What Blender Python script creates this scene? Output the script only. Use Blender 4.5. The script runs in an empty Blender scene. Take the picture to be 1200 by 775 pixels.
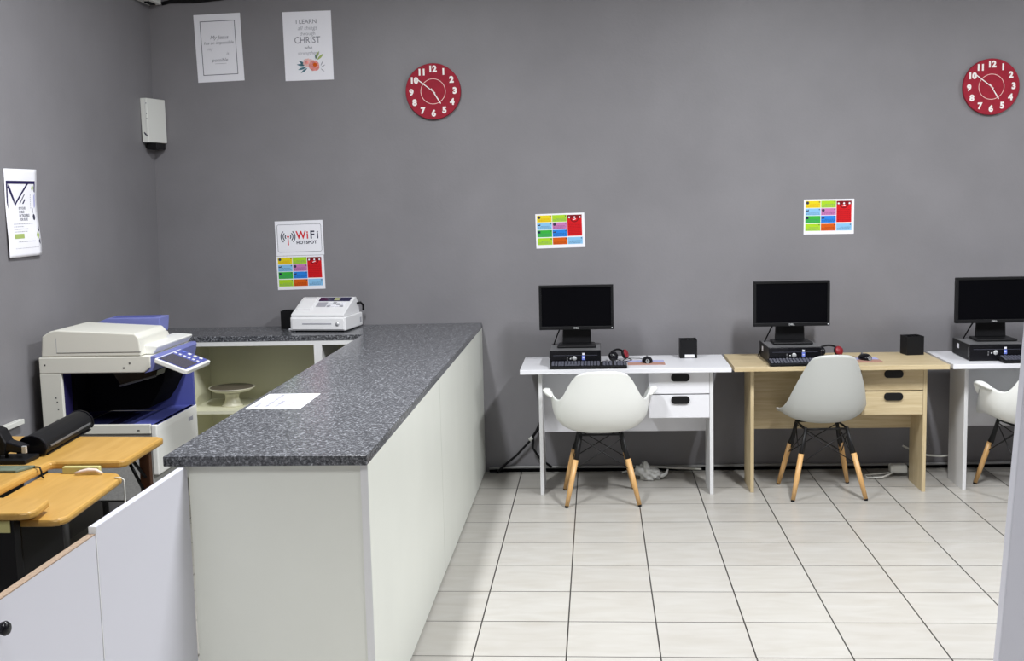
import bpy, bmesh, math, random
from mathutils import Matrix, Vector, Euler
random.seed(7)
S = bpy.context.scene
C = S.collection
R = math.radians
PI = math.pi

# ------------------------------------------------------------------ camera
def make_camera():
    f, yaw, pitch, roll, cx, cy, cz = 1339.11, 0.0756, -0.119, -0.0239, 0.4856, -6.5361, 1.7179
    Bm = Matrix.Rotation(yaw, 3, 'Z') @ Matrix.Rotation(pitch, 3, 'X')
    right, fwd, up = Bm.col[0].copy(), Bm.col[1].copy(), Bm.col[2].copy()
    r2 = right*math.cos(roll) + up*math.sin(roll)
    u2 = -right*math.sin(roll) + up*math.cos(roll)
    cam = bpy.data.cameras.new('camera')
    cam.sensor_width = 36.0
    cam.lens = f*36.0/1200.0
    cam.clip_start = 0.05
    o = bpy.data.objects.new('camera', cam)
    C.objects.link(o)
    b = -fwd
    o.matrix_world = Matrix(((r2.x, u2.x, b.x, cx), (r2.y, u2.y, b.y, cy), (r2.z, u2.z, b.z, cz), (0, 0, 0, 1)))
    S.camera = o
make_camera()

# ------------------------------------------------------------------ light
W = bpy.data.worlds.new('world')
S.world = W
W.use_nodes = True
W.node_tree.nodes['Background'].inputs[0].default_value = (0.85, 0.88, 1.0, 1)
W.node_tree.nodes['Background'].inputs[1].default_value = 0.0

def area(name, loc, sx, sy, power, col=(0.955, 0.975, 1.0), rot=(0, 0, 0)):
    l = bpy.data.lights.new(name, 'AREA')
    l.shape = 'RECTANGLE'
    l.size, l.size_y = sx, sy
    l.energy = power
    l.color = col
    o = bpy.data.objects.new(name, l)
    o.location = loc
    o.rotation_euler = rot
    C.objects.link(o)
    return o
CEIL = 3.3
for lx, ly, pw, sp in ((-0.62, -2.35, 80, 180), (1.9, -2.3, 108, 180), (4.9, -2.4, 90, 180), (-0.6, -5.4, 30, 112), (2.3, -5.4, 36, 112)):
    l = area('ceiling_lamp', (lx, ly, CEIL-0.06), 0.16, 1.0, pw)
    l.data.spread = R(sp)

S.view_settings.view_transform = 'Standard'
S.view_settings.look = 'None'
S.view_settings.gamma = 1.0
S.view_settings.use_curve_mapping = False
S.view_settings.exposure = 0.35

# ------------------------------------------------------------------ materials
def nt(m):
    m.use_nodes = True
    return m.node_tree, m.node_tree.nodes['Principled BSDF']

def mat(name, col, rough=0.5, metal=0.0, noise=0.0, nscale=20.0, bump=0.0, bscale=200.0, spec=0.5, coat=0.0):
    m = bpy.data.materials.new(name)
    t, b = nt(m)
    b.inputs['Base Color'].default_value = (*col, 1)
    b.inputs['Roughness'].default_value = rough
    b.inputs['Metallic'].default_value = metal
    b.inputs['Specular IOR Level'].default_value = spec
    b.inputs['Coat Weight'].default_value = coat
    tc = t.nodes.new('ShaderNodeTexCoord')
    if noise > 0:
        n = t.nodes.new('ShaderNodeTexNoise')
        n.inputs['Scale'].default_value = nscale
        n.inputs['Detail'].default_value = 5
        t.links.new(tc.outputs['Object'], n.inputs['Vector'])
        r = t.nodes.new('ShaderNodeValToRGB')
        r.color_ramp.elements[0].position = 0.3
        r.color_ramp.elements[1].position = 0.7
        r.color_ramp.elements[0].color = (*[c*(1-noise) for c in col], 1)
        r.color_ramp.elements[1].color = (*[min(1, c*(1+noise)) for c in col], 1)
        t.links.new(n.outputs['Fac'], r.inputs['Fac'])
        t.links.new(r.outputs['Color'], b.inputs['Base Color'])
    if bump > 0:
        n2 = t.nodes.new('ShaderNodeTexNoise')
        n2.inputs['Scale'].default_value = bscale
        n2.inputs['Detail'].default_value = 3
        t.links.new(tc.outputs['Object'], n2.inputs['Vector'])
        bp = t.nodes.new('ShaderNodeBump')
        bp.inputs['Strength'].default_value = bump
        bp.inputs['Distance'].default_value = 0.002
        t.links.new(n2.outputs['Fac'], bp.inputs['Height'])
        t.links.new(bp.outputs['Normal'], b.inputs['Normal'])
    return m

def wood(name, c1, c2, scale=(3, 40, 40), rough=0.45, dist=3.0):
    m = bpy.data.materials.new(name)
    t, b = nt(m)
    tc = t.nodes.new('ShaderNodeTexCoord')
    mp = t.nodes.new('ShaderNodeMapping')
    mp.inputs['Scale'].default_value = scale
    t.links.new(tc.outputs['Object'], mp.inputs['Vector'])
    n = t.nodes.new('ShaderNodeTexNoise')
    n.inputs['Scale'].default_value = 1.0
    n.inputs['Detail'].default_value = 6
    n.inputs['Roughness'].default_value = 0.6
    n.inputs['Distortion'].default_value = dist*0.2
    t.links.new(mp.outputs['Vector'], n.inputs['Vector'])
    r = t.nodes.new('ShaderNodeValToRGB')
    r.color_ramp.elements[0].position = 0.32
    r.color_ramp.elements[1].position = 0.68
    r.color_ramp.elements[0].color = (*c2, 1)
    r.color_ramp.elements[1].color = (*c1, 1)
    t.links.new(n.outputs['Fac'], r.inputs['Fac'])
    t.links.new(r.outputs['Color'], b.inputs['Base Color'])
    b.inputs['Roughness'].default_value = rough
    return m

def floor_material():
    m = bpy.data.materials.new('floor_tiles')
    t, b = nt(m)
    tc = t.nodes.new('ShaderNodeTexCoord')
    br = t.nodes.new('ShaderNodeTexBrick')
    br.offset = 0.0
    br.squash = 1.0
    br.inputs['Scale'].default_value = 1.0
    br.inputs['Brick Width'].default_value = 0.35
    br.inputs['Row Height'].default_value = 0.35
    br.inputs['Mortar Size'].default_value = 0.0030
    br.inputs['Mortar Smooth'].default_value = 0.1
    br.inputs['Bias'].default_value = 0.0
    br.inputs['Color1'].default_value = (0.425, 0.410, 0.382, 1)
    br.inputs['Color2'].default_value = (0.455, 0.442, 0.413, 1)
    br.inputs['Mortar'].default_value = (0.030, 0.027, 0.025, 1)
    t.links.new(tc.outputs['Object'], br.inputs['Vector'])
    mp = t.nodes.new('ShaderNodeMapping')
    mp.inputs['Scale'].default_value = (2.0, 7.0, 1.0)
    t.links.new(tc.outputs['Object'], mp.inputs['Vector'])
    n = t.nodes.new('ShaderNodeTexNoise')
    n.inputs['Scale'].default_value = 2.2
    n.inputs['Detail'].default_value = 7
    n.inputs['Distortion'].default_value = 0.6
    t.links.new(mp.outputs['Vector'], n.inputs['Vector'])
    r = t.nodes.new('ShaderNodeValToRGB')
    r.color_ramp.elements[0].position = 0.3
    r.color_ramp.elements[1].position = 0.72
    r.color_ramp.elements[0].color = (0.91, 0.89, 0.86, 1)
    r.color_ramp.elements[1].color = (1.03, 1.03, 1.03, 1)
    t.links.new(n.outputs['Fac'], r.inputs['Fac'])
    mx = t.nodes.new('ShaderNodeMix')
    mx.data_type = 'RGBA'
    mx.blend_type = 'MULTIPLY'
    mx.inputs[0].default_value = 1.0
    t.links.new(br.outputs['Color'], mx.inputs[6])
    t.links.new(r.outputs['Color'], mx.inputs[7])
    t.links.new(mx.outputs[2], b.inputs['Base Color'])
    b.inputs['Roughness'].default_value = 0.32
    bp = t.nodes.new('ShaderNodeBump')
    bp.invert = True
    bp.inputs['Strength'].default_value = 0.4
    bp.inputs['Distance'].default_value = 0.002
    t.links.new(br.outputs['Fac'], bp.inputs['Height'])
    t.links.new(bp.outputs['Normal'], b.inputs['Normal'])
    return m

def granite_material():
    m = bpy.data.materials.new('granite')
    t, b = nt(m)
    tc = t.nodes.new('ShaderNodeTexCoord')
    n = t.nodes.new('ShaderNodeTexNoise')
    n.inputs['Scale'].default_value = 100
    n.inputs['Detail'].default_value = 8
    n.inputs['Roughness'].default_value = 0.75
    t.links.new(tc.outputs['Object'], n.inputs['Vector'])
    r = t.nodes.new('ShaderNodeValToRGB')
    e = r.color_ramp.elements
    e[0].position = 0.36
    e[0].color = (0.012, 0.013, 0.017, 1)
    e[1].position = 0.66
    e[1].color = (0.46, 0.47, 0.51, 1)
    k = e.new(0.47)
    k.color = (0.058, 0.06, 0.068, 1)
    k = e.new(0.56)
    k.color = (0.15, 0.155, 0.168, 1)
    t.links.new(n.outputs['Fac'], r.inputs['Fac'])
    t.links.new(r.outputs['Color'], b.inputs['Base Color'])
    b.inputs['Roughness'].default_value = 0.22
    return m

M = {}
M['wall'] = mat('grey_wall_paint', (0.215, 0.209, 0.221), 0.48, noise=0.06, nscale=2.5, bump=0.25, bscale=60, spec=0.35)
M['ceiling'] = mat('ceiling_paint', (0.55, 0.55, 0.55), 0.9)
M['white_wall'] = mat('white_wall_paint', (0.62, 0.62, 0.64), 0.8)
M['floor'] = floor_material()
M['granite'] = granite_material()
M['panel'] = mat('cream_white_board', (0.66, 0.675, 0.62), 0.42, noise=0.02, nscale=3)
M['panel_end'] = mat('lightened_cream_board', (0.80, 0.81, 0.74), 0.45, noise=0.02, nscale=3)  # end board's colour lightened to stand in for light it lacks
M['panel_edge'] = mat('white_edge_banding', (0.76, 0.76, 0.76), 0.45)
M['gate'] = mat('white_melamine', (0.58, 0.58, 0.64), 0.42)
M['chip'] = mat('raw_chipboard_edge', (0.30, 0.215, 0.15), 0.8, noise=0.25, nscale=150)
M['cab_in'] = mat('shade_tinted_cabinet_board', (0.80, 0.79, 0.60), 0.5)  # white boards with the tint of their shade put into the colour
M['white'] = mat('white_laminate', (0.72, 0.72, 0.75), 0.38)
M['white_grey'] = mat('white_laminate_side', (0.66, 0.66, 0.67), 0.42)
M['oak'] = wood('pale_oak_laminate', (0.60, 0.495, 0.31), (0.47, 0.365, 0.205), (4, 60, 60))
M['oak_v'] = wood('pale_oak_laminate_upright', (0.60, 0.495, 0.31), (0.47, 0.365, 0.205), (60, 60, 4))
M['pine'] = wood('orange_pine', (0.55, 0.325, 0.085), (0.46, 0.255, 0.055), (28, 3, 28), 0.38)
M['pine_edge'] = wood('orange_pine_edge', (0.62, 0.33, 0.07), (0.50, 0.24, 0.04), (20, 20, 20), 0.4)
M['beech'] = wood('beech_leg_wood', (0.66, 0.40, 0.17), (0.52, 0.29, 0.10), (40, 40, 5), 0.4)
M['brown'] = wood('dark_brown_wood', (0.12, 0.05, 0.025), (0.07, 0.028, 0.015), (30, 30, 4), 0.45)
M['shell'] = mat('white_chair_plastic', (0.78, 0.79, 0.76), 0.35)
M['shell_grey'] = mat('grey_white_chair_plastic', (0.47, 0.48, 0.46), 0.38)
M['black'] = mat('black_plastic', (0.006, 0.006, 0.007), 0.5, spec=0.22)
M['black_gloss'] = mat('black_gloss_plastic', (0.005, 0.005, 0.007), 0.25, spec=0.25)
M['screen'] = mat('black_screen', (0.002, 0.002, 0.003), 0.3, spec=0.06)
M['black_metal'] = mat('black_painted_metal', (0.007, 0.007, 0.008), 0.45, spec=0.3)
M['dark'] = mat('dark_void', (0.006, 0.006, 0.007), 0.9, spec=0.05)
M['key'] = mat('keyboard_key', (0.055, 0.057, 0.08), 0.5)
M['silver'] = mat('silver_plastic', (0.62, 0.63, 0.64), 0.3, metal=0.5)
M['casegrey'] = mat('grey_case_top', (0.13, 0.13, 0.135), 0.42)
M['sticker_blue'] = mat('blue_sticker', (0.15, 0.20, 0.62), 0.4)
M['sticker_white'] = mat('white_sticker', (0.75, 0.75, 0.8), 0.5)
M['red'] = mat('red_plastic', (0.24, 0.008, 0.016), 0.45)
M['clock'] = mat('crimson_clock_face', (0.315, 0.018, 0.036), 0.6, noise=0.08, nscale=30, spec=0.15)
M['ivory'] = mat('white_clock_print', (0.86, 0.80, 0.78), 0.4)
M['ring'] = mat('pale_pink_clock_ring', (0.86, 0.55, 0.52), 0.4)
M['paper'] = mat('white_paper', (0.85, 0.85, 0.90), 0.7)
M['ink'] = mat('dark_ink', (0.05, 0.05, 0.08), 0.7, spec=0.12)
M['ink_grey'] = mat('grey_ink', (0.22, 0.22, 0.26), 0.7, spec=0.12)
M['ink_light'] = mat('light_grey_ink', (0.38, 0.38, 0.43), 0.7, spec=0.12)
M['ink_red'] = mat('red_ink', (0.65, 0.03, 0.04), 0.6, spec=0.12)
M['ink_pinkred'] = mat('faded_red_ink', (0.60, 0.36, 0.40), 0.7, spec=0.12)
M['ink_navy'] = mat('navy_ink', (0.02, 0.016, 0.075), 0.6, spec=0.12)
M['p_yellow'] = mat('yellow_print', (0.757, 0.616, 0.018), 0.6, spec=0.12)
M['p_lime'] = mat('lime_print', (0.387, 0.634, 0.026), 0.6, spec=0.12)
M['p_sky'] = mat('sky_blue_print', (0.246, 0.510, 0.774), 0.6, spec=0.12)
M['p_pink'] = mat('mauve_print', (0.546, 0.194, 0.440), 0.6, spec=0.12)
M['p_green'] = mat('green_print', (0.044, 0.422, 0.053), 0.6, spec=0.12)
M['p_blue'] = mat('blue_print', (0.026, 0.220, 0.704), 0.6, spec=0.12)
M['p_orange'] = mat('orange_print', (0.634, 0.106, 0.009), 0.6, spec=0.12)
M['p_red'] = mat('bright_red_print', (0.634, 0.011, 0.016), 0.6, spec=0.12)
M['p_darkred'] = mat('dark_red_print', (0.194, 0.007, 0.011), 0.6, spec=0.12)
M['flower'] = mat('coral_flower_print', (0.78, 0.28, 0.26), 0.7, noise=0.3, nscale=90)
M['flower2'] = mat('pale_pink_flower_print', (0.80, 0.50, 0.48), 0.7, noise=0.15, nscale=90)
M['leaf_teal'] = mat('teal_leaf_print', (0.06, 0.17, 0.22), 0.7)
M['leaf_olive'] = mat('olive_leaf_print', (0.36, 0.46, 0.14), 0.7)
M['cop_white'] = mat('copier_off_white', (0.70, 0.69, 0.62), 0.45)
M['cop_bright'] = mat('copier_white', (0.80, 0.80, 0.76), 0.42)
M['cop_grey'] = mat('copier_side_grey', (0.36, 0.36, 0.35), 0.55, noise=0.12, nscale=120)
M['cop_blue'] = mat('copier_blue', (0.085, 0.10, 0.36), 0.4)
M['cop_blue2'] = mat('copier_light_blue', (0.17, 0.19, 0.46), 0.45)
M['cop_line'] = mat('copier_panel_gap', (0.06, 0.06, 0.06), 0.6)
M['lcd'] = mat('grey_lcd_panel', (0.07, 0.065, 0.085), 0.25)
M['reg'] = mat('white_register_plastic', (0.84, 0.84, 0.85), 0.35)
M['reg_grey'] = mat('grey_register_keys', (0.38, 0.38, 0.42), 0.5)
M['reg_blue'] = mat('dark_blue_display', (0.015, 0.013, 0.06), 0.2)
M['reg_green'] = mat('olive_display_digit', (0.42, 0.44, 0.22), 0.4)
M['boxwhite'] = mat('off_white_metal_box', (0.74, 0.75, 0.71), 0.5)
M['plate'] = mat('cream_stoneware', (0.68, 0.66, 0.52), 0.35)
M['plate_top'] = mat('brown_grey_plate_top', (0.13, 0.11, 0.08), 0.4)
M['cablew'] = mat('white_cable', (0.62, 0.62, 0.58), 0.5)
M['cableg'] = mat('grey_cable', (0.28, 0.28, 0.28), 0.5)
M['bag'] = mat('crumpled_white_plastic', (0.62, 0.62, 0.60), 0.4)
M['pad_blue'] = mat('lavender_mouse_mat', (0.40, 0.41, 0.66), 0.6)
M['pad_brown'] = mat('brown_mouse_mat_band', (0.40, 0.22, 0.17), 0.6)
M['mat_green'] = mat('grey_green_cutting_mat', (0.12, 0.15, 0.11), 0.5, noise=0.3, nscale=30)
M['pale_yellow'] = mat('pale_yellow_plastic', (0.55, 0.52, 0.22), 0.5)
M['pinkwhite'] = mat('pinkish_white_plastic', (0.75, 0.62, 0.56), 0.4)

# ------------------------------------------------------------------ mesh helpers
class MB:
    def __init__(self):
        self.bm = bmesh.new()
        self.mats = []
    def _mi(self, m):
        if m is None:
            return 0
        if m not in self.mats:
            self.mats.append(m)
        return self.mats.index(m)
    def add(self, src, m=None, smooth=False, mx=None):
        mi = self._mi(m)
        if mx is not None:
            bmesh.ops.transform(src, matrix=mx, verts=src.verts)
        vm = {v: self.bm.verts.new(v.co) for v in src.verts}
        for f in src.faces:
            try:
                nf = self.bm.faces.new([vm[v] for v in f.verts])
            except ValueError:
                continue
            nf.material_index = mi
            nf.smooth = smooth
        src.free()
        return self
    def box(self, x0, x1, y0, y1, z0, z1, m=None, bev=0.0, seg=2, mx=None):
        b = bmesh.new()
        bmesh.ops.create_cube(b, size=1.0)
        for v in b.verts:
            v.co = Vector(((x0+x1)/2+v.co.x*(x1-x0), (y0+y1)/2+v.co.y*(y1-y0), (z0+z1)/2+v.co.z*(z1-z0)))
        if bev > 0:
            bmesh.ops.bevel(b, geom=b.edges[:], offset=bev, segments=seg, profile=0.5, affect='EDGES')
        return self.add(b, m, False, mx)
    def tube(self, pts, r, m=None, n=10, caps=True, mx=None):
        pts = [Vector(p) for p in pts]
        rs = r if isinstance(r, (list, tuple)) else [r]*len(pts)
        b = bmesh.new()
        rings = []
        prev = None
        for i, p in enumerate(pts):
            if i == 0:
                t = pts[1]-pts[0]
            elif i == len(pts)-1:
                t = pts[-1]-pts[-2]
            else:
                t = (pts[i+1]-pts[i]).normalized()+(pts[i]-pts[i-1]).normalized()
            t.normalize()
            if prev is None:
                a = Vector((0, 0, 1)) if abs(t.z) < 0.9 else Vector((1, 0, 0))
                u = t.cross(a).normalized()
            else:
                u = (prev-t*prev.dot(t)).normalized()
            prev = u
            w = t.cross(u)
            rings.append([b.verts.new(p+(u*math.cos(2*PI*k/n)+w*math.sin(2*PI*k/n))*rs[i]) for k in range(n)])
        for a, c in zip(rings, rings[1:]):
            for k in range(n):
                b.faces.new((a[k], a[(k+1) % n], c[(k+1) % n], c[k]))
        if caps:
            b.faces.new(rings[0][::-1])
            b.faces.new(rings[-1])
        return self.add(b, m, True, mx)
    def lathe(self, prof, m=None, n=32, mx=None):
        b = bmesh.new()
        rings = []
        for r, z in prof:
            if r < 1e-6:
                rings.append([b.verts.new((0, 0, z))])
            else:
                rings.append([b.verts.new((r*math.cos(2*PI*k/n), r*math.sin(2*PI*k/n), z)) for k in range(n)])
        for a, c in zip(rings, rings[1:]):
            for k in range(n):
                k2 = (k+1) % n
                if len(a) == 1:
                    b.faces.new((a[0], c[k2], c[k]))
                elif len(c) == 1:
                    b.faces.new((a[k], a[k2], c[0]))
                else:
                    b.faces.new((a[k], a[k2], c[k2], c[k]))
        bmesh.ops.recalc_face_normals(b, faces=b.faces[:])
        return self.add(b, m, True, mx)
    def prism(self, poly, d0, d1, axis='y', m=None, mx=None, bev=0.0):
        """poly: 2D points, extruded along an axis: y -> (x,z), z -> (x,y), x -> (y,z)"""
        b = bmesh.new()
        def P(p, d):
            return {'y': (p[0], d, p[1]), 'z': (p[0], p[1], d), 'x': (d, p[0], p[1])}[axis]
        A = [b.verts.new(P(p, d0)) for p in poly]
        B = [b.verts.new(P(p, d1)) for p in poly]
        n = len(poly)
        b.faces.new(A)
        b.faces.new(B[::-1])
        for i in range(n):
            b.faces.new((A[i], B[i], B[(i+1) % n], A[(i+1) % n]))
        bmesh.ops.recalc_face_normals(b, faces=b.faces[:])
        if bev > 0:
            bmesh.ops.bevel(b, geom=b.edges[:], offset=bev, segments=2, profile=0.5, affect='EDGES')
        return self.add(b, m, False, mx)
    def text(self, body, size, x, z, y, m, bold=0.0, align='CENTER', sx=1.0, mx=None, rot=0.0, shear=0.0, space=1.0):
        """lettering standing in the xz plane at depth y, facing -y"""
        cu = bpy.data.curves.new('lettering', 'FONT')
        cu.body = body
        cu.size = size
        cu.align_x = align
        cu.align_y = 'CENTER'
        cu.offset = bold
        cu.shear = shear
        cu.space_character = space
        cu.resolution_u = 3
        ob = bpy.data.objects.new('lettering', cu)
        C.objects.link(ob)
        bpy.context.view_layer.update()
        me = bpy.data.meshes.new_from_object(ob.evaluated_get(bpy.context.evaluated_depsgraph_get()))
        b = bmesh.new()
        b.from_mesh(me)
        bpy.data.objects.remove(ob)
        bpy.data.curves.remove(cu)
        bpy.data.meshes.remove(me)
        T = Matrix.Translation((x, y, z)) @ Matrix.Rotation(rot, 4, 'Y') @ Matrix.Rotation(PI/2, 4, 'X') @ Matrix.Diagonal((sx, 1, 1, 1))
        if mx is not None:
            T = mx @ T
        return self.add(b, m, False, T)
    def flat(self, poly, y, m, mx=None):
        """flat ink polygon in the xz plane facing -y"""
        b = bmesh.new()
        f = b.faces.new([b.verts.new((p[0], y, p[1])) for p in poly])
        f.normal_update()
        if f.normal.y > 0:
            f.normal_flip()
        return self.add(b, m, False, mx)
    def rect(self, x0, x1, z0, z1, y, m, mx=None):
        return self.flat([(x0, z0), (x1, z0), (x1, z1), (x0, z1)], y, m, mx)
    def ring(self, cx, cz, r0, r1, y, m, a0=0.0, a1=2*PI, n=48, mx=None):
        b = bmesh.new()
        full = abs(a1-a0-2*PI) < 1e-6
        cnt = n if full else n+1
        A = []
        B = []
        for k in range(cnt):
            a = a0+(a1-a0)*k/n
            A.append(b.verts.new((cx+r0*math.cos(a), y, cz+r0*math.sin(a))))
            B.append(b.verts.new((cx+r1*math.cos(a), y, cz+r1*math.sin(a))))
        for k in range(n):
            k2 = (k+1) % cnt
            b.faces.new((A[k], A[k2], B[k2], B[k]))
        return self.add(b, m, False, mx)
    def disc(self, cx, cz, r, y, m, rz=None, n=20, mx=None):
        rz = rz or r
        return self.flat([(cx+r*math.cos(2*PI*k/n), cz+rz*math.sin(2*PI*k/n)) for k in range(n)], y, m, mx)
    def build(self, name, m=None, parent=None, world=False):
        if world and parent is not None:
            root = parent
            while root.parent:
                root = root.parent
            mx = Matrix.Translation(root.location) @ root.rotation_euler.to_matrix().to_4x4()
            bmesh.ops.transform(self.bm, matrix=mx.inverted(), verts=self.bm.verts)
        me = bpy.data.meshes.new(name)
        self.bm.to_mesh(me)
        self.bm.free()
        if self.mats:
            for k in self.mats:
                me.materials.append(k)
        else:
            me.materials.append(m)
        o = bpy.data.objects.new(name, me)
        C.objects.link(o)
        if parent is not None:
            o.parent = parent
        return o

def tag(o, label, cat, group=None):
    o['label'] = label
    o['category'] = cat
    if group:
        o['group'] = group
    return o

def thing(name, label, cat, loc=(0, 0, 0), rz=0.0, group=None):
    o = bpy.data.objects.new(name, None)
    o.empty_display_size = 0.1
    o.location = loc
    o.rotation_euler = (0, 0, rz)
    C.objects.link(o)
    return tag(o, label, cat, group)

def copy_tree(o, parent=None):
    c = o.copy()
    C.objects.link(c)
    if parent is not None:
        c.parent = parent
    for ch in list(o.children):
        copy_tree(ch, c)
    return c

def copy_thing(o, loc, rz=0.0, label=None):
    c = copy_tree(o)
    c.location = loc
    c.rotation_euler = (0, 0, rz)
    if label:
        c['label'] = label
    return c

def structure(o):
    o['kind'] = 'structure'
    return o

# ------------------------------------------------------------------ room shell
KB = 0.0184
RB = math.atan(KB)
def wy(x):
    return 0.404+KB*x
X0, X1, Y0 = -2.2, 6.2, -9.0
structure(MB().box(X0-0.3, X1+0.2, Y0-0.2, 0.8, -0.12, 0.0).build('floor', M['floor']))
structure(MB().box(X0-0.3, X1+0.2, Y0-0.2, 0.8, CEIL, CEIL+0.1).build('ceiling', M['ceiling']))
structure(MB().prism([(X0-0.3, wy(X0-0.3)), (X1+0.2, wy(X1+0.2)), (X1+0.2, 0.8), (X0-0.3, 0.8)], 0, CEIL, 'z').build('wall_back', M['wall']))
def XL(z):
    return -2.252+0.0235*z
structure(MB().prism([(XL(0), 0), (XL(CEIL), CEIL), (X0-0.3, CEIL), (X0-0.3, 0)], Y0, wy(-2.2)+0.005, 'y').build('wall_left', M['wall']))
structure(MB().box(X1, X1+0.2, Y0, wy(X1), 0, CEIL).build('wall_right', M['wall']))
structure(MB().box(X0, X1, Y0-0.2, Y0, 0, CEIL).build('wall_front', M['wall']))

def wall_mx(x, z, rot=0.0, out=0.0):
    return (x+KB*out, wy(x)-out, z)

# ------------------------------------------------------------------ service counter
CX0, CX1, CYN = -0.86, -0.222, -3.17
gw = thing('granite_worktop', 'speckled dark grey granite worktop running along the counter and the back cabinets', 'worktop', (-0.54, -1.4, 0.905))
MB().box(CX0, CX1, CYN, -1.172, 0.906, 0.938, bev=0.003).build('slab', M['granite'], gw, True)
MB().prism([(CX0, -1.170), (CX1, -1.170), (CX1, wy(CX1)-0.003), (CX0, wy(CX0)-0.003)], 0.906, 0.938, 'z', bev=0.003).build('slab', M['granite'], gw, True)
MB().prism([(-2.19, -0.118), (CX0-0.002, -0.118), (CX0-0.002, wy(CX0)-0.003), (-2.19, wy(-2.19)-0.003)], 0.906, 0.938, 'z', bev=0.003).build('slab', M['granite'], gw, True)

cb = thing('service_counter', 'long white panelled service counter under the granite worktop', 'counter', (-0.5, -1.4, 0))
PX = CX1-0.002
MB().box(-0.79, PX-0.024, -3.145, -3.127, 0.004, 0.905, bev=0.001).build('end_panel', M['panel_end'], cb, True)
b = MB()
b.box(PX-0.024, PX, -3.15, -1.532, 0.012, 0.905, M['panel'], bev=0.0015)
b.box(PX-0.0238, PX-0.0006, -3.152, -3.1502, 0.014, 0.904, M['panel_edge'])
b.build('side_panel', None, cb, True)
MB().prism([(PX-0.024, -1.529), (PX, -1.529), (PX, wy(PX)-0.004), (PX-0.024, wy(PX)-0.004)], 0.012, 0.905, 'z').build('side_panel', M['panel'], cb, True)
MB().box(PX-0.06, PX-0.03, -3.0, 0.3, 0.0, 0.08).build('plinth', M['dark'], cb, True)
MB().box(-0.83, -0.81, -3.0, 0.25, 0.004, 0.905).build('inner_panel', M['panel'], cb, True)
MB().box(-0.80, -0.27, -3.0, 0.25, 0.45, 0.468).build('shelf', M['panel'], cb, True)

# low partition and gate, running from the counter end towards the camera
lp = thing('low_partition', 'tall white board with rounded corner joined to the near end of the counter', 'partition', (-0.80, -3.47, 0))
poly = [(-3.80, 0), (-3.80, 0.905), (-3.175, 0.905), (-3.162, 0.901), (-3.152, 0.89), (-3.148, 0.87), (-3.148, 0)]
MB().prism(poly, -0.812, -0.792, 'x', bev=0.003).build('board', M['gate'], lp, True)
MB().box(-0.8118, -0.7922, -3.803, -3.8005, 0.0, 0.904).build('edge_strip', M['panel_edge'], lp, True)
MB().box(-0.860, -0.813, -3.60, -3.20, 0.0, 0.05).build('foot_rail', M['panel'], lp, True)
cg = thing('counter_gate', 'lower white swing gate with bare brown top edge and dark knob', 'gate', (-0.80, -4.3, 0))
MB().box(-0.812, -0.793, -4.75, -3.806, 0.03, 0.884, bev=0.001).build('gate_board', M['gate'], cg, True)
MB().box(-0.812, -0.793, -4.75, -3.806, 0.8842, 0.887).build('bare_top_edge', M['chip'], cg, True)
kb_ = MB().lathe([(0, 0.03), (0.012, 0.029), (0.016, 0.022), (0.013, 0.012), (0.007, 0.008), (0.007, 0.0)], mx=Matrix.Translation((-0.793, -4.30, 0.832)) @ Matrix.Rotation(PI/2, 4, 'Y'))
kb_.build('knob', M['black_gloss'], cg, True)
MB().box(-0.850, -0.794, -4.80, -4.752, 0.0, 0.9, bev=0.002).build('gate_post', M['gate'], cg, True)

# open cabinet under the back worktop
oc = thing('open_cabinet', 'open shelf cabinet with shade-tinted boards under the back worktop behind the copier', 'cabinet', (-1.5, 0.1, 0))
YF = -0.121
cx0, cx1, cxd = -1.93, -0.865, -1.10
MB().box(cx0, cx1, YF, YF+0.02, 0.882, 0.905).build('top_rail', M['panel_edge'], oc, True)
MB().box(cx0, cx0+0.02, YF, 0.30, 0.0, 0.905).build('side_panel', M['cab_in'], oc, True)
MB().box(cxd-0.046, cxd, YF, 0.30, 0.0, 0.882).build('divider', M['panel_edge'], oc, True)
MB().box(cx0+0.02, cx1, 0.30, 0.315, 0.0, 0.905).build('back_panel', M['cab_in'], oc, True)
MB().box(cx0+0.02, cxd-0.046, YF+0.002, 0.30, 0.482, 0.500).build('shelf', M['cab_in'], oc, True)
MB().box(cx0+0.02, cx1, YF+0.002, 0.30, 0.06, 0.078).build('shelf', M['cab_in'], oc, True)
MB().box(cx1-0.02, cx1, YF, 0.30, 0.0, 0.882).build('side_panel', M['panel'], oc, True)

# cake stand on the shelf
cs = thing('cake_stand', 'cream pedestal cake stand with dark top on the open cabinet shelf', 'cake stand', (-1.70, 0.06, 0.500))
MB().lathe([(0, 0), (0.062, 0.0), (0.064, 0.006), (0.05, 0.018), (0.040, 0.045), (0.042, 0.07), (0.055, 0.082), (0, 0.082)]).build('pedestal', M['plate'], cs)
MB().lathe([(0, 0.0825), (0.06, 0.083), (0.11, 0.092), (0.134, 0.108), (0.137, 0.113), (0.133, 0.114), (0.128, 0.110), (0, 0.110)], n=48).build('plate', M['plate'], cs)
MB().lathe([(0, 0.1105), (0.126, 0.1105), (0.128, 0.113), (0.126, 0.1145), (0, 0.1145)], n=48).build('plate_top', M['plate_top'], cs)

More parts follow.
